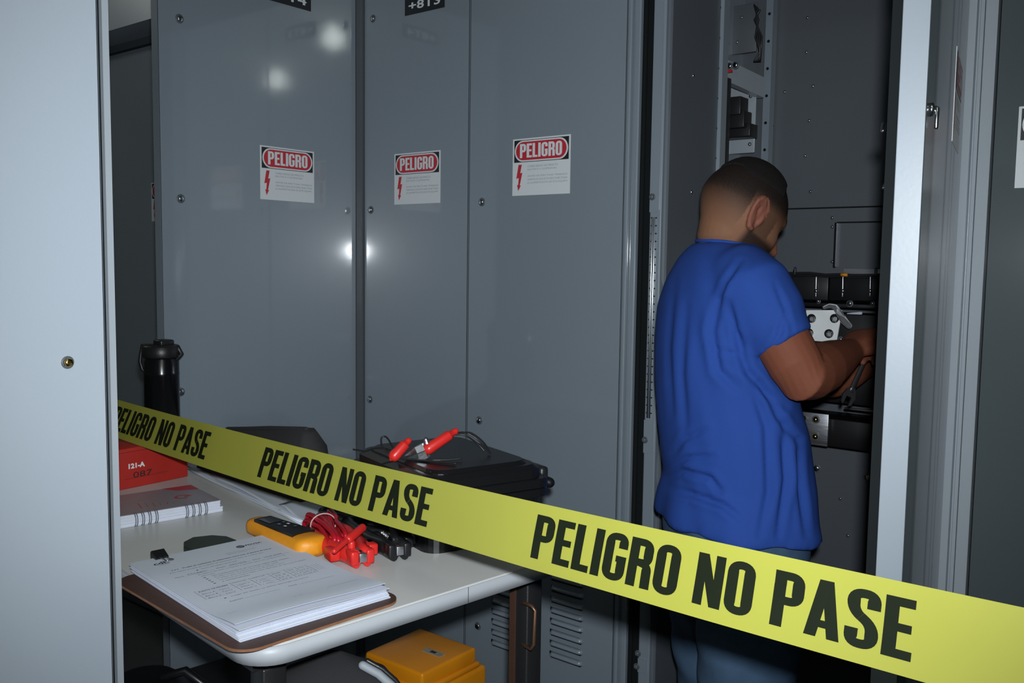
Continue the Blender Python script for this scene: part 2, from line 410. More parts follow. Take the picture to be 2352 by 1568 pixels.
# --- the opened cabinet
FX0, FX1 = at(2203, 395, Y=D).x, at(2273, 395, Y=D).x      # hinge side frame of the opened cabinet
xr = FX0 - .004
tD = thing('switchgear_cabinet', (-.78, D, 0), 'opened grey cabinet with the man in a blue shirt leaning in', 'electrical cabinet')
YB = 2.53
b = B(SHADEI)
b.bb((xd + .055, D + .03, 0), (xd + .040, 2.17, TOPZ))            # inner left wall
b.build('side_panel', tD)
b = B(SHADEI); b.bb((xr - .012, D + .03, 0), (xr, YB, TOPZ)); b.build('side_panel', tD)
b = B(SHADEI)
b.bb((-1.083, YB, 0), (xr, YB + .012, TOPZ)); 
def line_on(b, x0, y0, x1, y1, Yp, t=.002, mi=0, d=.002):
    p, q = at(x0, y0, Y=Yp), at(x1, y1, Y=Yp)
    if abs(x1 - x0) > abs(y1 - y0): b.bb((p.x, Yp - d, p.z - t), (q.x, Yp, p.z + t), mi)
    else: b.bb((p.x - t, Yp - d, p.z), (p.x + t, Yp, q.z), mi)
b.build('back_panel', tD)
b = B(GASK, ALU, SHADEI); line_on(b, 1765, 481, 2060, 473, YB)
line_on(b, 1923, 511, 2060, 509, YB, .002); line_on(b, 1921, 511, 1921, 615, YB, .0025, 0, .006); line_on(b, 1926, 513, 1926, 612, YB, .0025, 1, .008)
b.build('panel_seam', tD)
b = B(ALU, GASK)
p, q2 = at(1944, 617, Y=YB), at(2040, 632, Y=YB); b.bb((p.x, YB - .02, q2.z), (q2.x, YB - .004, p.z), 0)
b.build('cover_lip', tD)
b = B(SHADEI); b.bb((-1.35, D + .03, 0), (-1.335, YB, TOPZ)); b.bb((-1.35, YB, 0), (-1.083, YB + .012, TOPZ)); b.bb((-1.35, 2.10, 0), (-1.095, 2.112, TOPZ)); b.build('inner_partition', tD)
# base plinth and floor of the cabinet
b = B(SHADEI); b.bb((xd + .06, D + .03, 0), (xr, YB, .05)); b.build('plinth', tD)
b = B(SHADEI); b.bb((-1.35, D + .03, TOPZ - .01), (xr, YB, TOPZ)); b.build('roof_panel', tD)
# perforated posts
def post(x, y0, w, dep, m=PAINT, name='perforated_post', zh0=.3, step=.075):
    b = B(m, GASK); b.bb((x, y0, .05), (x + w, y0 + dep, TOPZ - .01), 0)
    z = zh0
    while z < TOPZ - .03:
        b.lathe((x + w * .5, y0 - .0006, z), -Y, [(.0042, 0), (.0042, .0008)], 1, 10); z += step
    return b.build(name, tD)
p1 = at(1622, 300, Y=2.15).x
b = B(PAINTL); b.bb((at(1603, 300, Y=2.12).x, 2.12, .05), (at(1622, 300, Y=2.12).x, 2.15, TOPZ - .01)); b.build('flange', tD)
post(at(1634, 300, Y=2.17).x, 2.17, at(1655, 300, Y=2.17).x - at(1634, 300, Y=2.17).x, .03)
post(at(1750, 300, Y=2.49).x, 2.49, at(1766, 300, Y=2.49).x - at(1750, 300, Y=2.49).x, .03, zh0=.28)
# devices visible in the gap between the posts
def gapbox(name, x0, y0, x1, y1, Yp, dep, m, bev=.002):
    p, q = at(x0, y0, Y=Yp), at(x1, y1, Y=Yp); b = B(m); b.bb((p.x, Yp, q.z), (q.x, Yp + dep, p.z), 0, bev); return b.build(name, tD)
b = B(PAINTL); pa, pb = at(1652, 128, Y=2.25), at(1756, 178, Y=2.47)
b.prism([pa, pb, pb - Z * .055, pa - Z * .055], (-.02, 0, 0)); b.build('bracket_beam', tD)
b = B(RED); pa2 = at(1655, 163, Y=2.27); b.bb(pa2, pa2 + Vector((.03, .01, -.006))); b.build('red_terminal', tD)
gapbox('back_plate', 1662, 192, 1732, 350, 2.46, .006, PAINTL); gapbox('back_plate', 1655, 20, 1736, 118, 2.46, .006, SHADEI)
gapbox('relay_block', 1657, 225, 1700, 262, 2.33, .05, BLK); gapbox('relay_block', 1657, 258, 1708, 292, 2.34, .05, BLK); gapbox('relay_block', 1657, 288, 1722, 312, 2.36, .05, BLK)
gapbox('black_upright', 1655, 178, 1661, 420, 2.26, .03, BLK)
b = B(BLK)
for k in range(4): b.tube([at(1733 + k * 4, 12 + 4 * k, Y=2.44), at(1742 - 3 * k, 45, Y=2.44), at(1735 + 5 * k, 85, Y=2.44), at(1746, 118 + k * 8, Y=2.44), at(1733 + 3 * k, 140, Y=2.44)], .003, 0, 6)
b.build('wire_bundle', tD)
for x, y in ((1679, 153), (1693, 151)): bolt_on(at(x, y, Y=2.30) + Vector((0, -.008, 0)), -Y, tD, .0075, STEEL, 'nut')
for x, y in ((1592, 174), (1588, 441)): bolt_on(at(x, y, X=xd + .055), X, tD, .004, STEEL, 'rivet', False)
for x, y in ((1613, 171), (1608, 440)): bolt_on(at(x, y, Y=2.119), -Y, tD, .004, STEEL, 'rivet', False)
for x, y in ((1724, 221), (1722, 331), (1704, 40), (1694, 97)): bolt_on(at(x, y, Y=2.459), -Y, tD, .004, STEEL, 'rivet', False)
for i, (x, y) in enumerate(((1778, 113), (1855, 41), (1853, 120), (1868, 198), (1803, 211), (1859, 277), (1776, 290), (1850, 358), (1862, 440), (1800, 433), (1912, 500), (1912, 521), (1912, 601), (1930, 1145), (1948, 1230), (1961, 1400))):
    bolt_on(at(x, y, Y=YB), -Y, tD, .0042, STEEL, 'rivet', False)
for x, y in ((1876, 1075), (1993, 1095)): bolt_on(at(x, y, Y=YB), -Y, tD, .009, STEEL, 'nut')
# left front frame: ridge, gasket, post with plates
b = B(PAINT); 
xs = [at(v, 300, Y=D).x for v in (1440, 1449, 1455, 1468)]
b.bb((xs[0], D - .006, .02), (xs[1], D + .03, TOPZ), 0); b.bb((xs[1], D + .004, .02), (xs[2], D + .03, TOPZ), 0); b.bb((xs[2], D - .004, .02), (xs[3], D + .03, TOPZ), 0)
b.build('front_frame', tC, bevel=.003)
b = B(GASK); b.bb((xs[3], D + .012, .02), (at(1493, 300, Y=D).x, D + .03, TOPZ)); b.tube([(xs[3] + .008, D + .006, .02), (xs[3] + .008, D + .006, TOPZ)], .006, 0, 8); b.build('door_gasket', tD)
xp0, xp1 = at(1492, 300, Y=D).x, at(1519, 300, Y=D).x
b = B(PAINT); b.bb((xp0, D + .010, .02), (xp1, D + .035, TOPZ)); b.build('front_post', tD, bevel=.003)
def plate(ya, yb):
    b = B(PAINT); p, q = at(1486, ya, Y=D), at(1486, yb, Y=D)
    pts = [(xp0 + .001, p.z), (xp0 + .001, q.z), (xp1 - .010, q.z), (xp1 - .006, q.z + .006), (xp1 - .006, p.z)]
    b.prism([(x, D + .010, z) for x, z in pts], (0, -.003, 0)); return b.build('hinge_plate', tD)
plate(-60, 487); plate(966, 1042); plate(1520, 1553)
for x, y in ((1498, 452), (1481, 1010), (1462, 1530), (1465, 1500)): bolt_on(at(x, y, Y=D + .006), -Y, tD, .006, DARKP, 'screw')
b = B(GASK, PAINT)
for k in range(26):
    z = at(1490, 500 + k * 18, Y=D).z
    for dx in (.006, .019): b.lathe((xp0 + dx, D + .0098, z), -Y, [(.0017, 0), (.0017, .001)], 0, 8)
b.build('rivet_line', tD)
b = B(STEEL)
for dx in (.0095, .0155): b.tube([(xp0 + dx, D + .008, at(1490, 500, Y=D).z), (xp0 + dx, D + .008, at(1490, 960, Y=D).z)], .0022, 0, 8)
b.build('hinge_rod', tD)

# --- right door, swung open toward the camera
hx, hy = FX0 + .006, D - .015
ang = math.radians(7.7)
dd = Vector((math.sin(ang), -math.cos(ang), 0)); fe = Vector((-.298, 1.108, 0))
L = (Vector((hx, hy, 0)) - fe).length
dd = (fe - Vector((hx, hy, 0))).normalized()           # hinge -> free edge
nrm = Vector((-dd.y, dd.x, 0))                         # outer side (+X-ish)
if nrm.x < 0: nrm = -nrm
plR = Plane(Vector((fe.x, fe.y, .05)), -dd, Z)         # u: free edge -> hinge ; normal
if plR.n.dot(nrm) < 0: print('flip')
th = .030
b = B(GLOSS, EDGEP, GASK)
b.box(plR.p(L / 2, 1.115, -.001), (L, 2.23, .002), 0, plR.rot())
b.box(plR.p(.0015, 1.115, -th / 2), (.003, 2.23, th), 1, plR.rot())
b.box(plR.p(L - .0015, 1.115, -th / 2), (.003, 2.23, th), 1, plR.rot())
b.box(plR.p(L / 2, 2.2285, -th / 2), (L, .003, th), 1, plR.rot()); b.box(plR.p(L / 2, .0015, -th / 2), (L, .003, th), 1, plR.rot())
dR = b.build('door', tD, bevel=.0035); dR['label'] = 'glossy open door seen almost edge on'
b = B(GASK); b.box(plR.p(.028, 1.115, -th - .006), (.02, 2.18, .014), 0, plR.rot()); b.box(plR.p(L - .03, 1.115, -th - .006), (.02, 2.18, .014), 0, plR.rot()); b.build('door_gasket', dR)
b = B(STEEL); b.tube([at(2070, 283, z=1.12) - nrm * .02, at(2028, 300, z=1.10)], .0028, 0, 8); b.build('bolt', dR)
b = B(STEEL); b.tube([at(2070, 430, z=1.12) - nrm * .02, at(2032, 425, z=1.13)], .0022, 0, 8); b.build('bolt', dR)
us_ = 0.
while px(plR.p(us_, 1.6))[0] < 2186 and us_ < L: us_ += .002
us_ = min(us_, L - .20)
pz = plR.p(us_, 0); zz1 = (pz + Z * (H + .25) - EYE).dot(FW)
sgn = Plane(Vector((pz.x, pz.y, at(2186, 322, z=zz1).z)), -dd, Z)
sign_on(sgn, dR)
hp = plR.p(.045, 0, 0); hz = at(2126, 262, z=1.10).z
b = B(STEEL); b.lathe(Vector((hp.x, hp.y, hz)), nrm, [(.008, 0), (.008, .004), (.004, .005), (.004, .008)], 0, 16); b.box(Vector((hp.x, hp.y, hz - .01)) + nrm * .008, (.004, .008, .026), 0, None, .0015); b.build('latch', dR)
# --- frame at the hinge and the next cabinet on the right
tE = thing('switchgear_cabinet', (-.02, D, 0), 'closed glossy grey cabinet at the right edge beyond the open door', 'electrical cabinet')
b = B(PAINT); b.bb((FX0 + .002, D + .03, 0), (.40, D + .66, TOPZ)); b.build('carcass', tE)
b = B(PAINTL, GASK)
for f0, f1, dy, mi in ((0, .30, 0, 0), (.30, .40, .012, 0), (.40, .54, .004, 0), (.54, .59, .014, 1), (.59, 1., -.003, 0)):
    b.bb((FX0 + (FX1 - FX0) * f0, D + dy, .02), (FX0 + (FX1 - FX0) * f1, D + .03, TOPZ), mi)
b.build('front_frame', tE, bevel=.003)
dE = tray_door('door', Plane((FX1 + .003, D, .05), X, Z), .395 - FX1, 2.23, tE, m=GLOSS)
q = at(2330, 432, Y=D); sign_on(Plane(q, X, Z), dE)

# --- near left cabinet
nx = -1.19; ny = at(247, 784, X=nx).y
tN = thing('switchgear_cabinet', (-1.4, .2, 0), 'near pale grey cabinet side filling the left edge of view', 'electrical cabinet')
b = B(PAINT, GASK); b.bb((-1.9, -.25, 0), (nx - .030, ny + .018, TOPZ), 0); b.build('carcass', tN)
plN = Plane((nx, -.25, .03), Y, Z)
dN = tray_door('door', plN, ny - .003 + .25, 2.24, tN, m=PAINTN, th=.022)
b = B(GASK); b.bb((nx - .026, ny - .003, .03), (nx - .010, ny + .004, TOPZ - .02)); b.build('door_gasket', tN)
b = B(PAINTL); b.bb((nx - .030, ny + .009, .03), (nx - .012, ny + .018, TOPZ - .02)); b.build('frame_lip', tN)
bt = bolt_on(at(155, 832, X=nx), X, dN, .0062, BRASS)

# ------------------------------------------------------------------ ceiling lamps
def lamp(p, label):
    t = thing('ceiling_lamp', (p[0], p[1], 2.95), label, 'lamp')
    b = B(PAINTL); b.lathe((p[0], p[1], 2.949), -Z, [(.05, 0), (.055, .03), (.02, .05)], 0, 20); b.build('lamp_holder', t)
    b = B(LAMPM); b.lathe((p[0], p[1], 2.90), -Z, [(.015, 0), (.025, .02), (.05, .05), (.065, .09), (.05, .135), (.01, .15)], 0, 20); b.build('bulb', t)
lamp((.21, .02), 'glowing ceiling lamp above the camera, mirrored in the paint beside the corner')
lamp((1.59, -.59), 'second ceiling lamp, farther right and mirrored as the lower glow')
lamp((-4.5, .75), 'ceiling lamp over the far left end of the row')

# ------------------------------------------------------------------ the work table
TZ = .99
ta = math.radians(7); eu = Vector((math.sin(ta), math.cos(ta), 0)); ev = Vector((-math.cos(ta), math.sin(ta), 0))   # along the long front edge; along the end
C0 = Vector((-.888, .622, 0))
def T(u, v, z=0): return C0 + eu * u + ev * v + Z * (TZ + z)
TU, TV = .62, 1.22
t = thing('work_table', T(.3, .6, -TZ), 'white-topped work table on a black frame loaded with instruments and papers', 'table')
out = rrect(0, 0, TU, TV, .05, 8)
b = B(WHT); b.prism([T(x, y, -.003) for x, y in out], (0, 0, .003)); b.build('tabletop', t)
b = B(WED, GASK); b.prism([T(x, y, -.027) for x, y in rrect(.0, .0, TU, TV, .05, 8)], (0, 0, .0235), 0, smooth=True)
b.box(T(.338, -.0002, -.015), (.0006, .0006, .023), 1, Matrix((eu, ev, Z)).transposed())
b.build('edge_band', t)
RM = Matrix((eu, ev, Z)).transposed()
b = B(BLK)
b.box(T(.31, .09, -.045), (.54, .03, .036), 0, RM); b.box(T(.31, TV - .08, -.045), (.54, .03, .036), 0, RM); b.box(T(.07, TV / 2, -.045), (.03, TV - .2, .036), 0, RM); b.box(T(.55, TV / 2, -.045), (.03, TV - .2, .036), 0, RM)
b.build('frame', t)
for u in (.07, .55):
    for v in (.09, TV - .08):
        b = B(BLK); b.box(T(u, v, -.063 - (TZ - .063) / 2), (.035, .035, TZ - .063), 0, RM, .003); b.build('leg', t)
b = B(BLK); b.box(T(.31, TV / 2, .45 - TZ), (.50, TV - .2, .02), 0, RM); b.build('lower_shelf', t)

def frame_at(p, q):     # plane frame on the table: origin p, u towards q
    p = Vector(p); u = (Vector(q) - p); u.z = 0; u.normalize(); return Plane(p, u, Z.cross(u))
# clipboard
z0 = TZ + .0005
c1, c2, c3 = at(318, 1332, Z=z0), at(552, 1500, Z=z0), at(915, 1380, Z=z0)
cw = (c3 - c2).length; e1 = (c3 - c2).normalized(); e2 = (c1 - c2); e2 -= e1 * e2.dot(e1); cl = e2.length; e2.normalize()
pc = Plane(c2 - Z * 0, e1, e2) if e1.cross(e2).z > 0 else Plane(c2, e1, e2)
sg = 1 if pc.n.z > 0 else -1
t = thing('clipboard', pc.p(cw / 2, cl / 2), 'worn brown hardboard clipboard under the stack of printed forms', 'clipboard')
b = B(WOOD, WOODE); pts = [pc.p(x, y, 0) for x, y in rrect(-.006, -.008, cw + .006, cl + .02, .03, 8)]
b.prism(pts, Z * .0035, 0, 1); b.build('board', t)
# stack of forms
k1, k2, k3, k4 = [at(x, y, Z=TZ + .0165) for x, y in ((297, 1292), (612, 1225), (845, 1354), (503, 1460))]
pu = (k2 - k1); pu.normalize(); pv = (k1 - k4); pv -= pu * pv.dot(pu); pv.normalize()     # u: along header, v: from foot to head
pw = (k2 - k1).length; ph = ((k1 - k4).length + (k2 - k3).length) / 2
org = k1 - pv * ph
pp = Plane(Vector((org.x, org.y, 0)), pu, pv)
t = thing('form_stack', (pp.p(pw / 2, ph / 2).x, pp.p(pw / 2, ph / 2).y, z0 + .0037), 'stack of printed test report sheets on the brown clipboard', 'papers')
b = B(SHEET2)
zc = z0 + .0037; N = 26; TH = .0095
rnd = random.Random(7)
for i in range(N):
    f = i / N; dx = rnd.uniform(-.0012, .0012) + .001 * (1 - f); dy = rnd.uniform(-.0015, .0015) - .011 * (1 - f) ** 1.0; a = rnd.uniform(-.004, .004)
    q = [pp.p(x + dx - y * a, y + dy + x * a, 0) for x, y in ((0, 0), (pw, 0), (pw, ph), (0, ph))]
    b.prism([Vector((v.x, v.y, zc + f * TH)) for v in q], Z * (TH / N * .8))
b.build('lower_sheets', t)
zt = zc + TH + .0003
def sheet_fn(ofx=0, ofy=0, base=0., curl=.006):
    def fn(x, y, z=0):
        c = curl * math.exp(-((y) / .05) ** 2) + .0015 * math.sin(x * 22) * math.exp(-y / .1)
        p = pp.p(x + ofx, y + ofy, 0); return Vector((p.x, p.y, zt + base + c + z))
    return fn
def sheet(fn, w, h, mats, tk=.0004, n=10, m=16):
    b = B(*mats)
    V = [[b.bm.verts.new(fn(w * i / n, h * (j / m) ** 1.5)) for i in range(n + 1)] for j in range(m + 1)]
    for j in range(m):
        for i in range(n):
            f = b.bm.faces.new((V[j][i], V[j][i + 1], V[j + 1][i + 1], V[j + 1][i])); f.smooth = True
    edge = [(i, 0) for i in range(n + 1)] + [(n, j) for j in range(1, m + 1)] + [(i, m) for i in range(n - 1, -1, -1)] + [(0, j) for j in range(m - 1, 0, -1)]
    E_ = [b.bm.verts.new(V[j][i].co) for i, j in edge]; E2 = [b.bm.verts.new(v.co - Z * .0006) for v in E_]
    for i in range(len(E_)):
        k = (i + 1) % len(E_); b.bm.faces.new((E_[i], E_[k], E2[k], E2[i]))
    return b
f1 = sheet_fn(.0, -.010, 0, .0045); b = sheet(f1, pw, ph, [SHEET2]); b.build('second_sheet', t)
f2 = sheet_fn(0, 0, .0016, .0075); b = sheet(f2, pw, ph, [SHEET, INK, INKG])
def ym(y): return .034 * k + (y - .0225 * k) * 1.12
def wt(txt, x, y, w, h, mi=1, bold=0., raw=False): # y measured from the head of the page
    y = y if raw else ym(y)
    vs, fs = text_geo(txt, bold); x0 = min(v[0] for v in vs); x1 = max(v[0] for v in vs); y0 = min(v[1] for v in vs); y1 = max(v[1] for v in vs)
    sx = w / (x1 - x0); sy = h / (y1 - y0)
    vv = [b.bm.verts.new(f2(x + (v[0] - x0) * sx, ph - y + (v[1] - y0) * sy, .0004)) for v in vs]
    for f in fs:
        try: g = b.bm.faces.new([vv[i] for i in f]); g.material_index = mi
        except ValueError: pass
def wl(x0, y0, x1, y1, t_=.0004, mi=1):
    y0, y1 = ym(y0), ym(y1)
    if abs(y1 - y0) > abs(x1 - x0): q = [(x0 - t_, y0), (x0 + t_, y0), (x1 + t_, y1), (x1 - t_, y1)]
    else: q = [(x0, y0 - t_), (x1, y1 - t_), (x1, y1 + t_), (x0, y0 + t_)]
    b.poly([f2(x, ph - y, .0004) for x, y in q], mi)
k = pw / .21
def disc(x, y, r):
    b.poly([f2(x + r * math.cos(a), ph - ym(y) + r * math.sin(a), .0004) for a in [2 * PI * i / 20 for i in range(20)]], 1)
wt('cdL', .022 * k, .034 * k, .021 * k, .011 * k, 1, .02, True); wt('CONELEC', .026 * k, .039 * k, .016 * k, .0022 * k, 2, 0, True)
disc(.150 * k, .021 * k, .0062 * k)
for i in range(4): wl(.1445 * k, (.0175 + i * .0022) * k, .1555 * k, (.0185 + i * .0022) * k, .0002, 0)
for i in range(3): wl((.147 + i * .003) * k, .0155 * k, (.1475 + i * .003) * k, .0265 * k, .0002, 0)
wt('PDVSA', .158 * k, .0225 * k, .026 * k, .0048 * k, 1, .03); wt('PETROLEOS', .162 * k, .0262 * k, .016 * k, .0016 * k, 2)
for i, tt in enumerate(('Proyecto de mantenimiento de celdas', 'Subestaci\u00f3n principal de la planta', 'Ingenier\u00eda y construcci\u00f3n')): wt(tt, .118 * k, (.037 + i * .0034) * k, (.048, .044, .030)[i] * k, .0021 * k, 2)
wt('5.4.3', .030 * k, .055 * k, .010 * k, .003 * k, 1, .02); wt('Prueba de resistencia de aislamiento entre todo el sistema de barras', .046 * k, .055 * k, .134 * k, .0035 * k, 1, .02)
wt('Para realizar pruebas de medici\u00f3n de aislamiento se debe de verificar que:', .024 * k, .064 * k, .138 * k, .0030 * k, 1)
wt('Datos del equipo de prueba', .064 * k, .073 * k, .052 * k, .0030 * k, 1); wl(.056 * k, .0725 * k, .0585 * k, .0725 * k, .0012)
wt('Marca:', .022 * k, .083 * k, .012 * k, .003 * k); wl(.036 * k, .0835 * k, .075 * k, .0835 * k, .0002); wt('Megger', .040 * k, .0825 * k, .028 * k, .0045 * k, 2)
wt('Modelo:', .080 * k, .083 * k, .014 * k, .003 * k); wl(.096 * k, .0835 * k, .130 * k, .0835 * k, .0002); wt('MIT1025', .100 * k, .0825 * k, .024 * k, .004 * k, 2)
wt('Serial:', .134 * k, .083 * k, .012 * k, .003 * k); wl(.150 * k, .0835 * k, .190 * k, .0835 * k, .0002); wt('1010-2345', .152 * k, .0825 * k, .028 * k, .004 * k, 2)
for i, (tt, x, w) in enumerate((('El tablero de estar completo y cerrado para sus condiciones de', .050, .130), ('operaci\u00f3n.', .050, .020), ('Los transformadores de corriente deben estar aislados', .062, .115), ('Se deben colocar los equipos de prueba en buen estado', .062, .095), ('Se deben abrir los seccionadores de puesta a tierra', .062, .100), ('Las barras de neutro deben estar separadas de tierra en el equipo', .062, .130), ('a continuaci\u00f3n:', .062, .040))):
    wt(tt, x * k, (.091 + i * .0066) * k, w * k, .0027 * k, 1)
    if x > .055: wl(.050 * k, (.0900 + i * .0066) * k, .0535 * k, (.0900 + i * .0066) * k, .0009)
wt('PUNTO DE PRUEBA', .022 * k, .146 * k, .040 * k, .0032 * k, 1, .02)
y0_, y1_ = .140, .172
for x in (.018, .066, .093, .121, .145, .162, .178): wl(x * k, y0_ * k, x * k, y1_ * k, .0002)
for y in (y0_, .149, .157, .165, y1_): wl(.018 * k, y * k, .178 * k, y * k, .00016, 2)
for i in range(3):
    wt('Barra %s - Tierra' % 'ABC'[i], .022 * k, (.155 + i * .008) * k, .036 * k, .0028 * k, 1)
    wt(('1000', '5000', '5000')[i] + ' V', .070 * k, (.155 + i * .008) * k, .018 * k, .003 * k, 2)
    wt('1 min.', .097 * k, (.155 + i * .008) * k, .016 * k, .003 * k, 2); wt(('35.8', '37.4', '39.6')[i], .124 * k, (.155 + i * .008) * k, .016 * k, .003 * k, 2); wt('22.5', .148 * k, (.155 + i * .008) * k, .011 * k, .003 * k, 2); wt('25.4', .164 * k, (.155 + i * .008) * k, .011 * k, .003 * k, 2)
wt('TENSION DE', .068 * k, .144 * k, .020 * k, .0022 * k); wt('TIEMPO DE', .095 * k, .144 * k, .020 * k, .0022 * k); wt('AISLAM.', .124 * k, .146 * k, .014 * k, .0022 * k); wt('TEMP.', .148 * k, .146 * k, .010 * k, .0022 * k); wt('HUM.', .165 * k, .146 * k, .009 * k, .0022 * k)
for i in range(4): wl((.180 + i * .004) * k, .168 * k, (.181 + i * .004) * k, .145 * k, .0002, 2)
wt('Luego del ensayo se deben descargar las barras', .046 * k, .183 * k, .110 * k, .0030 * k); wl(.036 * k, .182 * k, .039 * k, .182 * k, .001)
wt('Realizado:', .036 * k, .197 * k, .018 * k, .0028 * k); wl(.056 * k, .1975 * k, .104 * k, .1975 * k, .0002); wt('Fecha:', .118 * k, .197 * k, .012 * k, .0028 * k); wl(.132 * k, .1975 * k, .184 * k, .1975 * k, .0002)
wl(.012 * k, .232 * k, .196 * k, .232 * k, .0002); wt('16 - 23', .098 * k, .238 * k, .012 * k, .0024 * k, 2)
b.build('top_sheet', t)['label'] = 'printed form sheet with a table and two logos'
# binder clip on the head of the stack, just beside the left logo
cx_ = .042 * k
t = thing('binder_clip', f2(cx_, ph, 0), 'small black binder clip gripping the top edge of the form stack', 'clip')
b = B(BLKG)
o = lambda x, y, z: f2(cx_ + x, ph + y, z)
pr = [(.005, .010), (-.012, .0026), (-.012, .0012), (.003, -.014), (.008, -.010), (.009, .007)]
b.loft([[o(x, y, z) for y, z in pr] for x in (-.0095, .0095)], 0, False); b.build('clip_body', t)
b = B(STEEL); b.tube([o(-.004, -.011, .003), o(-.0035, -.022, .0035), o(-.0035, -.030, .004), o(-.0065, -.036, .0042), o(.0065, -.036, .0042), o(.0035, -.030, .004), o(.0035, -.022, .0035), o(.004, -.011, .003)], .0010, 0, 6); b.build('wire_handle', t)
# metal clip of the clipboard showing past the stack
h1, h2 = at(425, 1258, Z=TZ + .012), at(560, 1222, Z=TZ + .012)
t = bpy.data.objects['clipboard']; b = B(GREEN); pl = frame_at(at(422, 1268, Z=TZ + .0045), at(558, 1235, Z=TZ + .0045))
b.prism([pl.p(x, y) for x, y in ((0, 0), (.012, .022), (.034, .034), (.062, .022), (.075, 0), (.075, -.03), (0, -.03))], Z * .010); b.build('metal_clip', t, bevel=.002)

# yellow meter
a_, e_ = at(594, 1207, Z=TZ + .016), at(716, 1255, Z=TZ + .016); ax = (e_ - a_); ax.z = 0; Lm = ax.length; ax.normalize(); sd = Z.cross(ax)
a_.z = TZ
t = thing('handheld_meter', a_ + ax * Lm / 2, 'yellow handheld meter with a dark face lying between papers and red clamp', 'meter')
b = B(YEL)
rings = []
for i in range(25):
    f = i / 24; x = -.018 + f * (Lm + .036)
    e = max(0., abs(2 * f - 1)); cap = math.sqrt(max(.0, 1 - ((e - .80) / .20) ** 2)) if e > .80 else 1.
    cap = max(cap, .05); wd = (.0215 + .005 * f + .004 * f * f) * cap; ht = (.027 + .008 * f * f) * (.35 + .65 * cap)
    rings.append([a_ + ax * x + sd * (wd * abs(math.cos(q)) ** .65 * (1 if math.cos(q) > 0 else -1)) + Z * (.0225 + (ht / 2) * abs(math.sin(q)) ** .7 * (1 if math.sin(q) > 0 else -1)) for q in [2 * PI * j / 24 for j in range(24)]])
zmin = min(p.z for r in rings for p in r)
rings = [[p - Z * (zmin - TZ) for p in r] for r in rings]
b.loft(rings, 0); b.build('housing', t)
b = B(BLKG, PLATE, mat('meter_green_key', (.1, .3, .2), .4), mat('meter_blue_key', (.25, .25, .5), .4))
def mtop(x, y, z=0):
    f = (x + .018) / (Lm + .036); return a_ + ax * x + sd * y + Z * (max(r_.z for r_ in rings[min(24, max(0, int(round(f * 24))))]) - TZ + .0016 + z - (y * 18) ** 2 * .004)
P_ = []
for i in range(11):
    x = .012 + i * (Lm - .034) / 10; P_.append([mtop(x, y * (.0155 + .005 * i / 10), .0012) for y in (-1, -.5, 0, .5, 1)])
V = [[b.bm.verts.new(p) for p in r] for r in P_] ; V2 = [[b.bm.verts.new(p - Z * .006) for p in r] for r in P_]
for i in range(10):
    for j in range(4): b.bm.faces.new((V[i][j], V[i + 1][j], V[i + 1][j + 1], V[i][j + 1]))
    for j in (0, 4): b.bm.faces.new((V[i][j], V[i + 1][j], V2[i + 1][j], V2[i][j]))
for i in (0, 10):
    for j in range(4): b.bm.faces.new((V[i][j], V[i][j + 1], V2[i][j + 1], V2[i][j]))
b.build('face_panel', t)
b = B(mat('meter_glass', (.05, .055, .06), .12, coat=.6), mat('meter_green_key2', (.1, .3, .2), .4), mat('meter_blue_key2', (.25, .25, .5), .4), PLATE)
b.poly([mtop(x, y, .0020) for x, y in ((.020, -.012), (.055, -.013), (.055, .013), (.020, .012))], 0)
for x, y, m_ in ((.064, .008, 1), (.070, -.004, 2), (.078, .008, 3), (.088, -.004, 3), (.098, .008, 1)):
    if x < Lm - .02: b.poly([mtop(x + dx, y + dy, .0021) for dx, dy in ((-.003, -.002), (.003, -.002), (.003, .002), (-.003, .002))], m_)
b.build('keys', t)

# kelvin clamps: red with coiled cable, black beside it
def kclamp(p0, p1, m, label, name='test_clamp', coil=None, lift=.0, mcap=None):
    p0 = Vector(p0); p1 = Vector(p1); a = (p1 - p0); a.z = 0; L_ = a.length; a.normalize(); s_ = Z.cross(a)
    t = thing(name, (p0.x, p0.y, TZ), label, 'test clamp')
    def q(x, y, z): return p0 + a * x + s_ * y + Z * (TZ - p0.z + z)
    for sg in (1, -1):
        b = B(m)
        prof = [(0, .022 * sg, .010), (.25 * L_, .027 * sg, .012), (.5 * L_, .024 * sg, .012), (.68 * L_, .020 * sg, .012), (.82 * L_, .012 * sg, .010), (L_, .009 * sg, .008)]
        rings = []
        for x, y, r in prof:
            rings.append([q(x, y + r * 1.0 * math.cos(c), .016 + .014 * math.sin(c)) for c in [2 * PI * j / 12 for j in range(12)]])
        b.loft(rings, 0)
        b.box(q(.74 * L_, .031 * sg, .016), (.030, .016, .018), 0, Matrix((a, s_, Z)).transposed(), .003)
        b.box(q(.95 * L_, .0125 * sg, .018), (.026, .013, .022), 0, Matrix((a, s_, Z)).transposed(), .003)
        b.box(q(.5 * L_, .012 * sg, .016), (.05, .020, .020), 0, Matrix((a, s_, Z)).transposed(), .003)
        b.build('jaw', t)
    b = B(m); b.tube([q(.50 * L_, -.014, .018), q(.50 * L_, .014, .018)], .014, 0, 14); b.build('hinge_barrel', t)
    b = B(STEEL); 
    b.tube([q(.60 * L_ + .0045 * math.cos(0) + i * .0007, .0035 * math.cos(i * .9), .026 + .0035 * math.sin(i * .9)) for i in range(34)], .0009, 0, 6); b.build('spring', t)
    b = B(ALU, GASK); b.box(q(.93 * L_, 0, .018), (.034, .012, .014), 0, Matrix((a, s_, Z)).transposed(), .001); b.lathe(q(.95 * L_, 0, .0252), Z, [(.003, 0), (.003, .0004)], 1, 10); b.build('contact', t)
    return t, q
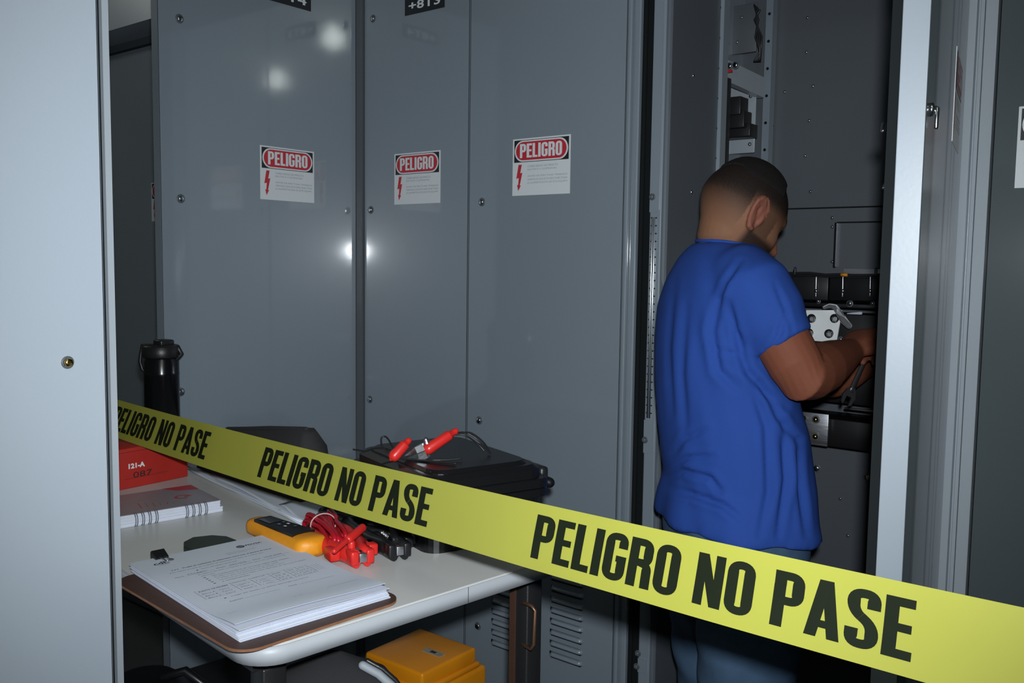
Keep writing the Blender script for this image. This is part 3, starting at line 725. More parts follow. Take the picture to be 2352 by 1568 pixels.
tc_, q_ = kclamp(at(742, 1238, Z=TZ), at(832, 1306, Z=TZ), RED, 'red plastic test clamp with a coiled red lead, jaws toward the table edge')
# crossing probe and coil
b = B(RED); pA, pB = at(768, 1265, Z=TZ + .038), at(832, 1212, Z=TZ + .050); b.tube([pA, pA.lerp(pB, .55)], .0040, 0, 12); b.tube([pA.lerp(pB, .5), pB], .0066, 0, 12)
b.tube([pA.lerp(pB, .6) - Z * .010, pA.lerp(pB, .6) - Z * .03], .006, 0, 10); b.build('cross_handle', tc_)
c0, c1_ = at(728, 1196, Z=TZ + .026), at(775, 1248, Z=TZ + .022)
axc = (c1_ - c0).normalized(); sc_ = Z.cross(axc).normalized(); mid = (c0 + c1_) / 2; half = (c1_ - c0).length / 2
b = B(REDC, mat('cable_tie', (.5, .3, .3), .4))
for i in range(6):
    off = (i - 2.5) * .0066; pts = []
    for j in range(28):
        c = 2 * PI * j / 28; pts.append(mid + axc * (half * 1.12 * math.cos(c)) + sc_ * (off * (1.15 if math.cos(c) < 0 else .9) + .0035 * math.sin(c + i)) + Z * (.011 * math.sin(c) + (.010 if i % 2 else .004) - .006 + abs(math.cos(c)) * .004 * (i % 3)))
    b.tube(pts, .0038, 0, 10, closed=True)
zz_ = min(v.co.z for v in b.bm.verts)
if zz_ < TZ + .0005:
    for v in b.bm.verts: v.co.z += TZ + .0005 - zz_
b.build('coiled_lead', tc_)
b = B(mat('pale_tie', (.5, .28, .28), .4)); b.tube([mid - axc * half * .35 + sc_ * (.021 * math.cos(c)) + Z * (.006 + .018 * math.sin(c)) for c in [2 * PI * j / 24 for j in range(24)]], .0013, 0, 6, closed=True); b.build('cable_tie', tc_)
tk_, qk_ = kclamp(at(822, 1212, Z=TZ), at(918, 1290, Z=TZ), BLKG, 'black plastic test clamp lying right of the red one')
# black cable heap behind the clamps
b = B(BLK)
hp_ = at(792, 1206, Z=TZ)
for i in range(5): b.tube([hp_ + Vector(((.040 + .003 * i) * math.cos(c) * .9, (.026 + .003 * i) * math.sin(c), .006 + .005 * i + .003 * math.sin(2 * c + i))) for c in [2 * PI * j / 30 for j in range(30)]], .0042, 0, 8, closed=True)
tag(ctr(b.build('cable_coil')), 'black cable coil heaped behind the red and black test clamps', 'cable')

# loose white papers under the black bag
t = thing('loose_papers', at(560, 1140, Z=TZ), 'loose creased white sheets lying under the black bag', 'papers')
for n_, (pxs, zz) in enumerate((([(418, 1066), (700, 1214), (745, 1196), (470, 1048)], .001), ([(428, 1080), (690, 1200), (735, 1180), (520, 1060)], .0028), ([(480, 1090), (705, 1205), (740, 1165), (560, 1070)], .0045), ([(640, 1160), (704, 1204), (760, 1180), (700, 1140)], .0062))):
    P4 = [at(x, y, Z=TZ + zz) for x, y in pxs]; b = B(SHEET)
    V = [[None] * 9 for _ in range(9)]
    for i in range(9):
        for j in range(9):
            u, v = i / 8, j / 8; p = P4[0] * (1 - u) * (1 - v) + P4[1] * u * (1 - v) + P4[2] * u * v + P4[3] * (1 - u) * v
            p = p + Z * (.0035 * math.exp(-v * 5) * (1 + math.sin(u * 9 + n_ * 2)) * .5 + .0006 * math.sin(u * 7 + v * 5)); V[i][j] = b.bm.verts.new(p)
    for i in range(8):
        for j in range(8): b.bm.faces.new((V[i][j], V[i + 1][j], V[i + 1][j + 1], V[i][j + 1])).smooth = True
    o = b.build('sheet', t); sm = o.modifiers.new('thick', 'SOLIDIFY'); sm.thickness = .0004; sm.offset = 1

# black soft bag at the back
p0, p1 = at(452, 1074, Z=TZ + .008), at(690, 1152, Z=TZ + .008); u_ = (p1 - p0); u_.z = 0; Lb = u_.length; u_.normalize(); w_ = Z.cross(u_)
if w_.dot(FW) < 0: w_ = -w_
t = thing('instrument_bag', p0 + u_ * Lb / 2 + w_ * .06, 'black soft instrument bag standing on loose papers at the back', 'bag')
b = B(BLKF)
sec = lambda k, hh: [p0 + u_ * (Lb * k) + w_ * y + Z * z for y, z in ((0, 0), (0, .02), (.006, hh * .6), (.015, hh), (.045, hh * 1.02), (.065, hh * .8), (.075, .02), (.075, 0))]
b.loft([sec(k, hh) for k, hh in ((0, .03), (.04, .06), (.15, .085), (.4, .100), (.62, .112), (.82, .124), (.95, .130), (.985, .122), (1, .08))], 0); b.build('bag_body', t)
b = B(BLKF); b.tube([p0 + u_ * (Lb * x) + w_ * .03 + Z * z for x, z in ((.20, .092), (.40, .103), (.62, .116), (.94, .131))], .005, 0, 8); b.build('zip_seam', t)
b = B(BLK); b.tube([p0 + u_ * (Lb * x) + w_ * -.004 + Z * z for x, z in ((.02, .012), (.5, .014), (.99, .012))], .004, 0, 8); b.build('piping', t)

# black hard case
q0, q1, q2 = at(981, 1280, Z=TZ), at(868, 1214, Z=TZ), at(1140, 1245, Z=TZ)
d1 = (q1 - q0); d1.z = 0; d1.normalize(); d2 = Vector((d1.y, -d1.x, 0))
if d2.dot(q2 - q0) < 0: d2 = -d2
HA, HB, HH = .30, .235, .140
def K(a, c, z): return q0 + d1 * a + d2 * c + Z * (z)
t = thing('hard_case', K(HA / 2, HB / 2, 0), 'black hard plastic instrument case carrying the red crocodile clip', 'case')
KR = Matrix((d1, d2, d1.cross(d2))).transposed()
KC = lambda: rrect(0, 0, HA, HB, .025, 5)
def slab(b, z0, z1, gr, mi=0, top=.0):
    P = rrect(-gr, -gr, HA + gr, HB + gr, .028, 5)
    Pt = rrect(-gr + top, -gr + top, HA + gr - top, HB + gr - top, .028, 5)
    b.loft([[K(x, y, z0) for x, y in P], [K(x, y, z1 - top) for x, y in P], [K(x, y, z1) for x, y in Pt]], mi, False)
b = B(BLKG); slab(b, .000, .083, -.006, top=.001); slab(b, .070, .083, .004, top=.002)
for k_ in (.05, .11, .19, .25): b.box(K(k_, -.001, .040), (.012, .012, .062), 0, KR, .003)
for k_ in (.05, .18): b.box(K(-.001, k_, .040), (.012, .012, .062), 0, KR, .003)
b.build('case_base', t)
b = B(BLKG); slab(b, .085, .100, .004, top=.002); slab(b, .098, .122, -.006, top=.008); slab(b, .118, .128, -.022, top=.005)
for k_ in (.05, .25): b.box(K(k_, HB / 2, 0.122), (.022, HB - .05, .010), 0, KR, .003)
for k_ in (.05, .185): b.box(K(HA / 2, k_, 0.122), (HA - .05, .018, .010), 0, KR, .003)
b.build('case_lid', t)
for a_2 in (.055, .235):
    b = B(BLK); b.box(K(a_2, HB + .012, .085), (.045, .018, .05), 0, KR, .006); b.build('latch', t)
b = B(BLK); b.tube([K(.10, -.010, .070), K(.10, -.028, .066), K(.12, -.034, .064), K(.19, -.034, .064), K(.21, -.028, .066), K(.21, -.010, .070)], .007, 0, 10); b.build('carry_handle', t)
zr_ = (K(HA * .6, HB, .08) - EYE).dot(FW)
b = B(BLKG); b.tube([at(1236, 1098, z=zr_), at(1262, 1108, z=zr_)], .010, 0, 14); b.build('corner_knob', t)
# crocodile clip with its leads
CT = TZ + .134
t = thing('crocodile_clip', at(960, 1048, Z=CT), 'large red handled crocodile clip with thin black leads on the hard case', 'clip')
ga, gb = at(985, 1030, Z=CT + .012), at(1046, 990, z=1.28)
gm = at(930, 1052, Z=CT + .010); gn = at(938, 1014, z=1.28)
zc_ = (ga - EYE).dot(FW); gb = at(1046, 990, z=zc_ + .02); gn1 = at(938, 1012, z=zc_); gn0 = at(906, 1046, z=zc_ - .01)
def grip(p, q, m=RED):
    b = B(m); d = (q - p); b.tube([p, p.lerp(q, .30), p.lerp(q, .75), p.lerp(q, .80), p.lerp(q, .81), q], [.0100, .0092, .0088, .0082, .0060, .0056], 0, 16); return b.build('grip', t)
grip(ga, gb); grip(gn0, gn1)
b = B(RED); b.tube([gn0, gn0 + (gn0 - gn1) * .25], [.006, .003], 0, 10); b.build('grip_tip', t)
b = B(STEEL, ALU); m0, m1 = at(932, 1052, z=zc_ - .005), at(986, 1030, z=zc_)
dv = (m1 - m0).normalized(); sv = dv.cross(FW).normalized()
for s1 in (1, -1):
    b.loft([[m0 + dv * (x + .002 * (i % 2)) + sv * (s1 * (.002 + w1 * .9)) + FW * (w1 * 1.1 * cc) for i, cc in enumerate((-1, -.3, .3, 1))] + [m0 + dv * x + sv * (s1 * .001) + FW * (w1 * .8 * cc) for cc in (1, -1)] for x, w1 in ((0, .003), (.012, .007), (.022, .011), (.036, .012))], 0, False)
b.tube([m1 - sv * .004, m1 + sv * .016], .005, 1, 10); b.build('metal_jaws', t)
b = B(BLK)
def cablepx(pts, r=.0016):
    P = [at(x, y, z=zc_ + dz) for x, y, dz in pts]; out = []
    for i in range(len(P) - 1):
        p_1 = P[max(i - 1, 0)]; p_2 = P[i]; p_3 = P[i + 1]; p_4 = P[min(i + 2, len(P) - 1)]
        for j in range(5):
            u = j / 5; out.append(.5 * ((2 * p_2) + (p_3 - p_1) * u + (2 * p_1 - 5 * p_2 + 4 * p_3 - p_4) * u * u + (3 * p_2 - p_1 - 3 * p_3 + p_4) * u ** 3))
    out = [Vector((p.x, p.y, max(p.z, TZ + .131))) for p in out + [P[-1]]]
    b.tube(out, r, 0, 7)
cablepx([(1048, 994, .02), (1072, 994, .03), (1100, 1012, .03), (1126, 1040, .04)]); cablepx([(1048, 997, .02), (1070, 1000, .02), (1098, 1020, .03), (1112, 1035, .03)])
cablepx([(1048, 998, .02), (1078, 993, .03), (1108, 1013, .04), (1124, 1036, .05)])
cablepx([(812, 1058, .06), (845, 1034, .04), (872, 1028, .02), (903, 1036, 0), (926, 1056, -.01)]); cablepx([(926, 1058, -.01), (905, 1030, 0), (888, 1004, .02), (876, 1006, .02), (880, 1028, .01), (905, 1046, 0), (928, 1060, -.01), (990, 1062, -.02), (1060, 1052, -.01)])
cablepx([(926, 1062, -.01), (966, 1080, -.02), (1010, 1097, -.03), (1045, 1104, -.04)], .0020)
b.build('leads', t)

# spiral notebooks
s0, s1_ = at(262, 1218, Z=TZ), at(508, 1176, Z=TZ)
us = (s1_ - s0); us.z = 0; Ls = us.length; us.normalize(); vs_ = Z.cross(us)
if vs_.dot(FW) < 0: vs_ = -vs_
NT = .0215
def q(x, y, z): return s0 + us * x + vs_ * y + Z * z
t = thing('spiral_notebook', q(Ls / 2, .07, 0), 'thick ring notebook with pink cover and red print before the red carton', 'notebook')
b = B(SHEET2)
for i in range(15):
    f = i / 15; r_ = rnd.uniform(-.001, .001); ex = .005 if f < .42 else 0
    b.prism([q(x, y, .0006 + f * (NT - .0012)) for x, y in ((0, .004 + r_), (Ls + ex + r_, .004 + r_), (Ls + ex + r_, .145 + r_), (0, .145))], Z * .0011)
b.build('pages', t)
b = B(mat('cover_pale', (.30, .25, .27), .3, var=.1), SR, INKG); b.prism([q(x, y, NT) for x, y in ((0, .003), (Ls + .001, .003), (Ls + .001, .146), (0, .146))], Z * .0007)
pl = Plane(q(0, 0, NT + .0009), us, vs_)
cx2, cy2 = Ls * .76, .066
for i in range(9):
    a0, a1 = math.radians(20 + i * 30), math.radians(20 + (i + 1) * 30); b.poly([pl.p(cx2 + r * math.cos(a), cy2 + r * .8 * math.sin(a), .0002) for a, r in ((a0, .016), (a1, .016), (a1, .0115), (a0, .0115))], 1)
rect(b, pl, cx2 + .002, cy2 - .002, cx2 + .016, cy2 + .002, 1, .0002)
for i in range(6):
    x_ = Ls * .30 + i * .011; b.poly([pl.p(x_ + dx_, y_, .0002) for dx_, y_ in ((0, .030), (.0012, .030), (.006, .068 - .006 * i), (.0048, .068 - .006 * i))], 2 if i % 2 else 1)
b.poly([pl.p(x_, y_, .0002) for x_, y_ in ((Ls * .70, .146), (Ls * .80, .118), (Ls, .105), (Ls, .146))], 1)
b.build('cover', t)
for g in range(3):
    b = B(DARKP)
    for i in range(4):
        x_ = Ls - .030 - g * .088 - i * .0115
        if x_ < 0: continue
        for d_ in (0, .0032): b.tube([q(x_ + d_, .006 + .0100 * math.cos(c), NT / 2 + .0004 + (NT / 2) * 1.05 * math.sin(c)) for c in [2 * PI * k_ / 20 for k_ in range(20)]], .0008, 0, 6, closed=True)
    if b.bm.verts: b.build('wire_binding', t)

# red carton behind the notebooks
r0, r1_ = at(268, 1128, Z=TZ), at(432, 1094, Z=TZ)
ur = (r1_ - r0); ur.z = 0; Lr = ur.length; ur.normalize(); vr = Z.cross(ur)
if vr.dot(FW) < 0: vr = -vr
t = thing('red_carton', r0 + ur * Lr / 2 + vr * .03, 'red cardboard carton marked 121-A behind the ring notebooks', 'box')
RR = Matrix((ur, vr, ur.cross(vr))).transposed()
def q(x, y, z): return r0 + ur * x + vr * y + Z * z
b = B(REDB, SW, SK); b.box(q(Lr / 2 - .03, .06, .041), (Lr + .06, .12, .082), 0, RR, .002)
pl = Plane(q(0, -.0004, 0), ur, Z)
if pl.n.dot(FW) > 0: pl.n = -pl.n
draw_text(b, pl, '121-A', Lr * .16, .040, .036, .0105, 1, .0006, .045)
draw_text(b, pl, '087', Lr * .22, .020, .042, .012, 2, .0006); rect(b, pl, -.02, .074, Lr - .005, .0747, 2, .0005); rect(b, pl, Lr * .1, .020, Lr * .7, .0206, 2, .0005)
b.build('carton_body', t)
b = B(REDB); b.box(q(-.005, .09, .115), (.09, .05, .066), 0, RR, .003); b.build('carton_flap', t)

# black bottle
t0 = at(370, 780, Y=1.19); bp_ = Vector((t0.x, t0.y, TZ)); hb = t0.z - TZ; br = .0405 * (t0 - EYE).dot(FW) / 2.2
t = thing('drinking_bottle', bp_, 'tall black drinking bottle with a strap loop standing at the back left', 'bottle')
b = B(mat('glossy_black_steel', (.005, .005, .006), .2)); b.lathe(bp_, Z, [(br * .9, 0), (br, .004), (br, hb * .68), (br * 1.02, hb * .69), (br, hb * .70), (br, hb * .80), (br * .94, hb * .82), (br * .94, hb * .835), (br * .9, hb * .84)], 0, 32); b.build('bottle_body', t)
b = B(BLK); b.lathe(bp_ + Z * hb * .838, Z, [(br * 1.02, 0), (br * 1.06, .004), (br * 1.06, hb * .10), (br * .95, hb * .115), (br * .3, hb * .12)], 0, 32)
b.box(bp_ + Z * (hb * .975) + RT * br * .15, (br * .9, br * .9, hb * .055), 0, None, .004); b.build('lid', t)
b = B(BLK)
fx = -RT
b.tube([bp_ + Z * (hb * .945) - RT * br * .3, bp_ + Z * (hb * .95) - RT * br * 1.15, bp_ + Z * (hb * .88) - RT * br * 1.2, bp_ + Z * (hb * .80) - RT * br * 1.28, bp_ + Z * (hb * .72) - RT * br * 1.15, bp_ + Z * (hb * .70) - RT * br * .95], .0045, 0, 8)
b.tube([bp_ + Z * (hb * .95) + RT * br * .3, bp_ + Z * (hb * .93) + RT * br * 1.0, bp_ + Z * (hb * .87) + RT * br * 1.2, bp_ + Z * (hb * .82) + RT * br * .9], .006, 0, 8)
b.build('strap', t)

# things below the table
ZY = .65
y0, y1, y2, y3 = [at(x, y, Z=ZY) for x, y in ((970, 1548), (838, 1496), (978, 1438), (1105, 1490))]
uy = (y1 - y0); uy.z = 0; ly = uy.length; uy.normalize(); vy = Vector((uy.y, -uy.x, 0))
if vy.dot(y3 - y0) < 0: vy = -vy
wy = (y3 - y0).dot(vy)
t = thing('instrument_case', y0 + uy * ly / 2 + vy * wy / 2 - Z * (ZY - .46), 'amber yellow metal instrument case on the shelf below the table', 'case')
YR = Matrix((uy, vy, uy.cross(vy))).transposed(); cy_ = y0 + uy * ly / 2 + vy * wy / 2
b = B(YELB); b.box(cy_ - Z * .016, (ly, wy, .032), 0, YR, .006, 3); b.box(cy_ - Z * .036, (ly + .012, wy + .012, .012), 0, YR, .004); b.build('case_lid', t)
b = B(YELB); b.box(cy_ - Z * (.042 + (ZY - .46 - .042) / 2) + vy * .008, (ly + .02, wy + .030, ZY - .46 - .042), 0, YR, .008, 3); b.build('case_body', t)
b = B(mat('worn_plate', (.30, .27, .2), .5, var=.3, vs=80), INK); b.box(cy_ + uy * -.03 + vy * .005 + Z * .0006, (.05, .018, .0012), 0, YR); b.box(cy_ + uy * -.03 + vy * .005 + Z * .0014, (.014, .008, .0006), 1, YR); b.build('worn_label', t)
# black bag with grey piping
bc = at(770, 1560, z=1.36)
t = thing('shoulder_bag', (bc.x, bc.y, .46), 'black shoulder bag with pale grey piping in front of the yellow case', 'bag')
b = B(BLKF); ea = (at(900, 1560, z=1.36) - at(640, 1560, z=1.36)).normalized(); eb = Vector((-ea.y, ea.x, 0)).normalized(); ea.z = 0
zt_ = at(800, 1492, z=1.36).z
ringsb = []
for f in [i / 14 for i in range(15)]:
    z = .462 + (zt_ - .462) * f; sc = math.sqrt(max(.004, 1 - max(0, (f - .62) / .38) ** 2.4)); 
    ringsb.append([Vector((bc.x, bc.y, z)) + ea * (.120 * sc * abs(math.cos(c)) ** .7 * (1 if math.cos(c) > 0 else -1)) + eb * (.055 * sc * abs(math.sin(c)) ** .8 * (1 if math.sin(c) > 0 else -1)) for c in [2 * PI * j / 32 for j in range(32)]])
b.loft(ringsb, 0); b.build('bag_body', t)
b = B(mat('grey_piping', (.30, .33, .36), .6))
def bagp(f, off=.004):
    sc = math.sqrt(max(.004, 1 - max(0, (f - .62) / .38) ** 2.4)); return Vector((bc.x, bc.y, .462 + (zt_ - .462) * f)) + ea * (.120 * sc + off)
pts = [bagp(f) - eb * .03 for f in (.3, .5, .62, .7, .78, .85, .91, .95, .98)]
b.tube(pts, .0065, 0, 8); b.build('piping', t)
b = B(BLK); b.tube([p + ea * .004 + eb * .016 for p in pts], .004, 0, 8); b.build('zip', t)
# dark equipment at lower left below the table
b = B(mat('dark_red_plastic', (.10, .006, .006), .35), BLKG)
lc = at(335, 1545, z=1.62); b.tube([Vector((lc.x, lc.y, .47)), Vector((lc.x, lc.y, lc.z - .03)), Vector((lc.x, lc.y, lc.z))], [.09, .09, .05], 1, 24, False); b.lathe((lc.x, lc.y, lc.z - .10), Z, [(.0915, 0), (.0915, .03)], 0, 24)
b.tube([lc + RT * .03 + Z * .0, lc + RT * .07 + Z * .012, lc + RT * .11 - Z * .02], .008, 1, 10)
o = b.build('cable_drum'); 
dz = min(v.co.z for v in o.data.vertices) - .462
for v in o.data.vertices: v.co.z -= dz
tag(ctr(o), 'black and dark red drum in the shadow at lower left', 'cable drum')
# bronze rod handle and worn brown strip on the far leg of the table
t = bpy.data.objects['work_table']
zl = (T(.55, .09) - EYE).dot(FW) - .03
hq = [at(x, y, z=zl + dz) for x, y, dz in ((1200, 1385, .022), (1208, 1385, 0), (1222, 1392, -.012), (1229, 1402, -.014), (1226, 1480, -.014), (1220, 1490, -.012), (1208, 1484, 0), (1200, 1478, .022))]
b = B(BRONZE); b.tube(hq, .0030, 0, 10); b.build('rod_handle', t)
b = B(WOOD); b.box(T(.532, .105, -.063 - (TZ - .063) / 2), (.006, .012, TZ - .064), 0, RM); b.build('corner_trim', t)

# ------------------------------------------------------------------ barrier tape
TP0, TP1 = Vector((-1.4952, .9296, H - .3365)), Vector((-.4381, .8102, H - .3094))
TL = (TP1 - TP0).length; TWID = .076
def tape_pt(s, t, off=0.):
    """s: metres along the tape from TP0; t: -.5 .. .5 across"""
    u = s / TL; d = TP1 - TP0; dn = d.normalized(); nh = Vector((-d.y, d.x, 0)).normalized()
    if nh.dot(FW) < 0: nh = -nh
    uu = min(max(u, -.6), 1.4); a = .3699 + (.2486 - .3699) * uu
    c = TP0 + d * u - Z * (.0035 * 4 * u * (1 - u))
    w = Z * math.cos(a) + nh * math.sin(a); w = (w - dn * w.dot(dn)).normalized(); n = dn.cross(w)
    if n.dot(FW) > 0: n = -n
    wave = .0009 * math.sin(s * 9 + t * 3) + .0005 * math.sin(s * 23 + 1)
    return c + w * (t * TWID) + n * (off + wave)
b = B(TAPE, TINK)
ns, nt = 120, 6; sa, sb = -.62, 1.95
V = [[b.bm.verts.new(tape_pt(sa + (sb - sa) * i / ns, -.5 + j / nt)) for j in range(nt + 1)] for i in range(ns + 1)]
for i in range(ns):
    for j in range(nt): b.bm.faces.new((V[i][j], V[i + 1][j], V[i + 1][j + 1], V[i][j + 1])).smooth = True
for st, ln in ((-.386, .436), (.240, .436), (.868, .436), (1.496, .436)):
    draw_word(b, lambda x, y, e: tape_pt(x, y, .0006 + e), 'PELIGRO NO PASE', st, -.33, ln, .66, 1)
tag(ctr(b.build('barrier_tape')), 'yellow barrier tape printed PELIGRO NO PASE stretched across the aisle', 'tape')
# ------------------------------------------------------------------ the man
PB = at(1690, 1180, z=1.87)
man = thing('person', (PB.x, PB.y, 0), 'man in blue t-shirt and jeans leaning into the open cabinet, holding a wrench', 'person')
fdir = (R0 * math.sin(math.radians(77)) + F0 * math.cos(math.radians(77))).normalized()      # where he faces
rdir = Vector((fdir.y, -fdir.x, 0))                                                         # his right
def mesh_remesh(b, vox, smooth=4, fac=.5):
    me = bpy.data.meshes.new('tmp'); bmesh.ops.recalc_face_normals(b.bm, faces=b.bm.faces[:]); b.bm.to_mesh(me); b.bm.free()
    o = bpy.data.objects.new('tmp', me); C.objects.link(o)
    r = o.modifiers.new('r', 'REMESH'); r.mode = 'VOXEL'; r.voxel_size = vox
    sm = o.modifiers.new('s', 'SMOOTH'); sm.iterations = smooth; sm.factor = fac
    dg = bpy.context.evaluated_depsgraph_get(); dg.update(); e = o.evaluated_get(dg)
    out = bpy.data.meshes.new_from_object(e); bpy.data.objects.remove(o); bpy.data.meshes.remove(me); return out
def to_obj(me, name, mats, parent, shade=True):
    off = worldloc(parent); n = len(me.vertices); co = np.empty(n * 3, 'f'); me.vertices.foreach_get('co', co)
    co = co.reshape(-1, 3) - np.array(off, 'f'); me.vertices.foreach_set('co', co.ravel())
    me.materials.clear()
    for m in mats: me.materials.append(m)
    me.polygons.foreach_set('use_smooth', [shade] * len(me.polygons)); me.update()
    o = bpy.data.objects.new(name, me); C.objects.link(o); o.parent = parent; return o
def ell(c, a, bvec, n=28, e=1.0):
    out = []
    for j in range(n):
        q = 2 * PI * j / n; cc, ss = math.cos(q), math.sin(q)
        out.append(Vector(c) + a * (abs(cc) ** e * (1 if cc > 0 else -1)) + bvec * (abs(ss) ** e * (1 if ss > 0 else -1)))
    return out

# joints
zc = 1.87
Sh = at(1732, 668, z=1.735); El = at(1843, 866, z=1.675); Wr = at(1950, 810, z=1.90)
ShL = Sh - rdir * .33 + fdir * .03; ElL = at(1895, 870, z=2.16); WrL = at(1990, 838, z=2.20)
HC = at(1704, 482, z=1.86)
NB = at(1672, 600, z=1.885); 
# head frame: yaw and downward tilt
hy_ = math.radians(70); hf = (R0 * math.sin(hy_) + F0 * math.cos(hy_)).normalized(); hr = Vector((hf.y, -hf.x, 0)); tilt = math.radians(29)
hfw = (hf * math.cos(tilt) - Z * math.sin(tilt)).normalized(); hup = (Z * math.cos(tilt) + hf * math.sin(tilt)).normalized()
lean = math.radians(3); hup2 = (hup * math.cos(lean) + hr * math.sin(lean)).normalized(); hr2 = hfw.cross(hup2).normalized()
HM = Matrix((hr2, hfw, hup2)).transposed() * .985
def head_mesh(grow=0.):
    bm = bmesh.new(); bmesh.ops.create_icosphere(bm, subdivisions=6, radius=1)
    g = lambda x, x0, s: math.exp(-((x - x0) / s) ** 2)
    for v in bm.verts:
        x, y, z = v.co
        X_, Y_, Z_ = x * .077, y * .097, z * .102
        if z < 0:                                   # lower face and jaw
            k = min(1, -z)
            Z_ = z * .128
            w = 1 - .24 * k ** 1.5
            X_ *= w
            if y > 0: Y_ = y * .097 * (1 - .10 * k) + .006 * k
            else: Y_ *= 1 - .38 * k                  # nape goes in
            Y_ += .020 * k ** 1.3
        if y > .3:
            ax = abs(X_)
            f = min(1, (y - .3) / .4)
            Y_ += f * (.024 * g(X_, 0, .011) * g(Z_, -.040, .017) + .012 * g(X_, 0, .009) * g(Z_, -.018, .020))     # nose
            Y_ += f * (.005 * g(Z_, .016, .011) * g(ax, .025, .03))                                           # brow
            Y_ -= f * (.010 * g(Z_, -.006, .012) * g(ax, .032, .014))                                         # sockets
            Y_ += f * (.006 * g(X_, 0, .022) * g(Z_, -.075, .006) + .006 * g(X_, 0, .019) * g(Z_, -.088, .006)) # lips
            Y_ -= f * (.003 * g(Z_, -.0815, .003) * g(X_, 0, .022))
            Y_ += f * (.008 * g(X_, 0, .022) * g(Z_, -.118, .016))                                            # chin
            Y_ += f * .004 * g(ax, .045, .018) * g(Z_, -.035, .02)                                            # cheekbone
        v.co = (X_, Y_, Z_)
    if grow:
        bm.normal_update()
        for v in bm.verts: v.co += v.normal * grow
    return bm
def hp(x, y, z): return HC + HM @ Vector((x, y, z))
body = B()
t_ = head_mesh(); bmesh.ops.transform(t_, matrix=Matrix.Translation(HC) @ HM.to_4x4(), verts=t_.verts); body.merge(t_, 0)
for s1 in (1, -1):                                   # ears
    ex = .0735 * s1
    rim = [(0, .006, -.034), (.004, -.004, -.033), (.008, -.014, -.018), (.014, -.020, 0), (.016, -.019, .016), (.012, -.010, .027), (.007, .002, .027), (.003, .008, .016), (.001, .009, .004)]
    body.tube([hp(ex + a * s1, bb_ - .008, c - .010) for a, bb_, c in rim], [.0055, .0058, .0045, .0042, .0042, .0045, .0042, .0038, .0035], 0, 10)
    inner = [(.002, -.002, -.024), (.005, -.008, -.012), (.008, -.013, 0), (.009, -.012, .012), (.005, -.004, .020), (.002, .003, .008), (.001, .003, -.008)]
    body.tube([hp(ex + a * s1, bb_ - .008, c - .010) for a, bb_, c in inner], [.0065, .006, .006, .006, .0065, .006, .006], 0, 10)
    body.tube([hp(ex + .001 * s1, .006, -.028), hp(ex + .003 * s1, .008, -.016), hp(ex + .001 * s1, .008, -.006)], [.005, .0045, .004], 0, 8)
# neck
nk0 = hp(0, -.014, -.050); body.loft([ell(c, fdir * a, rdir * bb_, 28) for c, a, bb_ in ((hp(0, -.012, -.010), .068, .066), (nk0.lerp(NB, .25), .058, .060), (nk0.lerp(NB, .6), .056, .060), (NB, .058, .070), (NB - Z * .05, .066, .11))], 0)
# trunk inside the shirt
TC = at(1668, 760, z=zc); WC = at(1690, 1050, z=zc); HPc = at(1688, 1200, z=zc)
body.loft([ell(c, fdir * a, rdir * bb_, 28) for c, a, bb_ in ((NB - Z * .05, .066, .10), (at(1662, 680, z=zc), .085, .13), (TC, .09, .125), (WC, .095, .12), (HPc, .085, .11), (HPc - Z * .12, .06, .11))], 0)
# arms
def arm(S_, E_, W_, s1):
    m = S_.lerp(E_, .5)
    body.tube([S_, S_.lerp(E_, .3), S_.lerp(E_, .6), S_.lerp(E_, .88), E_, E_.lerp(W_, .12), E_.lerp(W_, .35), E_.lerp(W_, .65), E_.lerp(W_, .9), W_], [.048, .050, .052, .050, .047, .050, .0505, .042, .033, .030], 0, 20)
    body.tube([S_.lerp(E_, .55) + (S_ - E_).orthogonal().normalized() * .004, S_.lerp(E_, .8)], [.050, .046], 0, 16)
arm(Sh, El, Wr, 1); arm(ShL, ElL, WrL, -1)
# hands: palm as a flattened loft, five fingers
def hand(W_, along, palmn, thumbdir, curl, tip_scale=1.):
    al = along.normalized(); pn = (palmn - al * palmn.dot(al)).normalized(); ac = al.cross(pn).normalized()
    if ac.dot(thumbdir) < 0: ac = -ac
    K_ = W_ + al * .088
    body.loft([ell(W_ + al * d, ac * a, pn * b_, 20, .8) for d, a, b_ in ((-.02, .029, .024), (.01, .031, .022), (.04, .039, .019), (.075, .042, .016), (.092, .040, .013))], 0)
    for i, (off, ln) in enumerate(((.031, .92), (.0105, 1.0), (-.0105, .95), (-.031, .78))):
        p = K_ + ac * off - al * .012; d = al.copy(); pts = [p]; a_ = .0
        for seg, c in zip((.040, .026, .021), curl[i]):
            a_ += c; d = al * math.cos(a_) + pn * math.sin(a_); pts.append(pts[-1] + d * seg * ln * .5); pts.append(pts[-1] + d * seg * ln * .5)
        body.tube(pts, [.0098, .0092, .0096, .0085, .0086, .0078, .0070], 0, 10)
    p = W_ + al * .022 + ac * .026 + pn * .006
    body.tube([p, p + ac * .020 + al * .022 + pn * .010, p + ac * .026 + al * .045 + pn * .024, p + ac * .016 + al * .062 + pn * .040], [.014, .0115, .0105, .0085], 0, 12)
    return K_, al, pn, ac
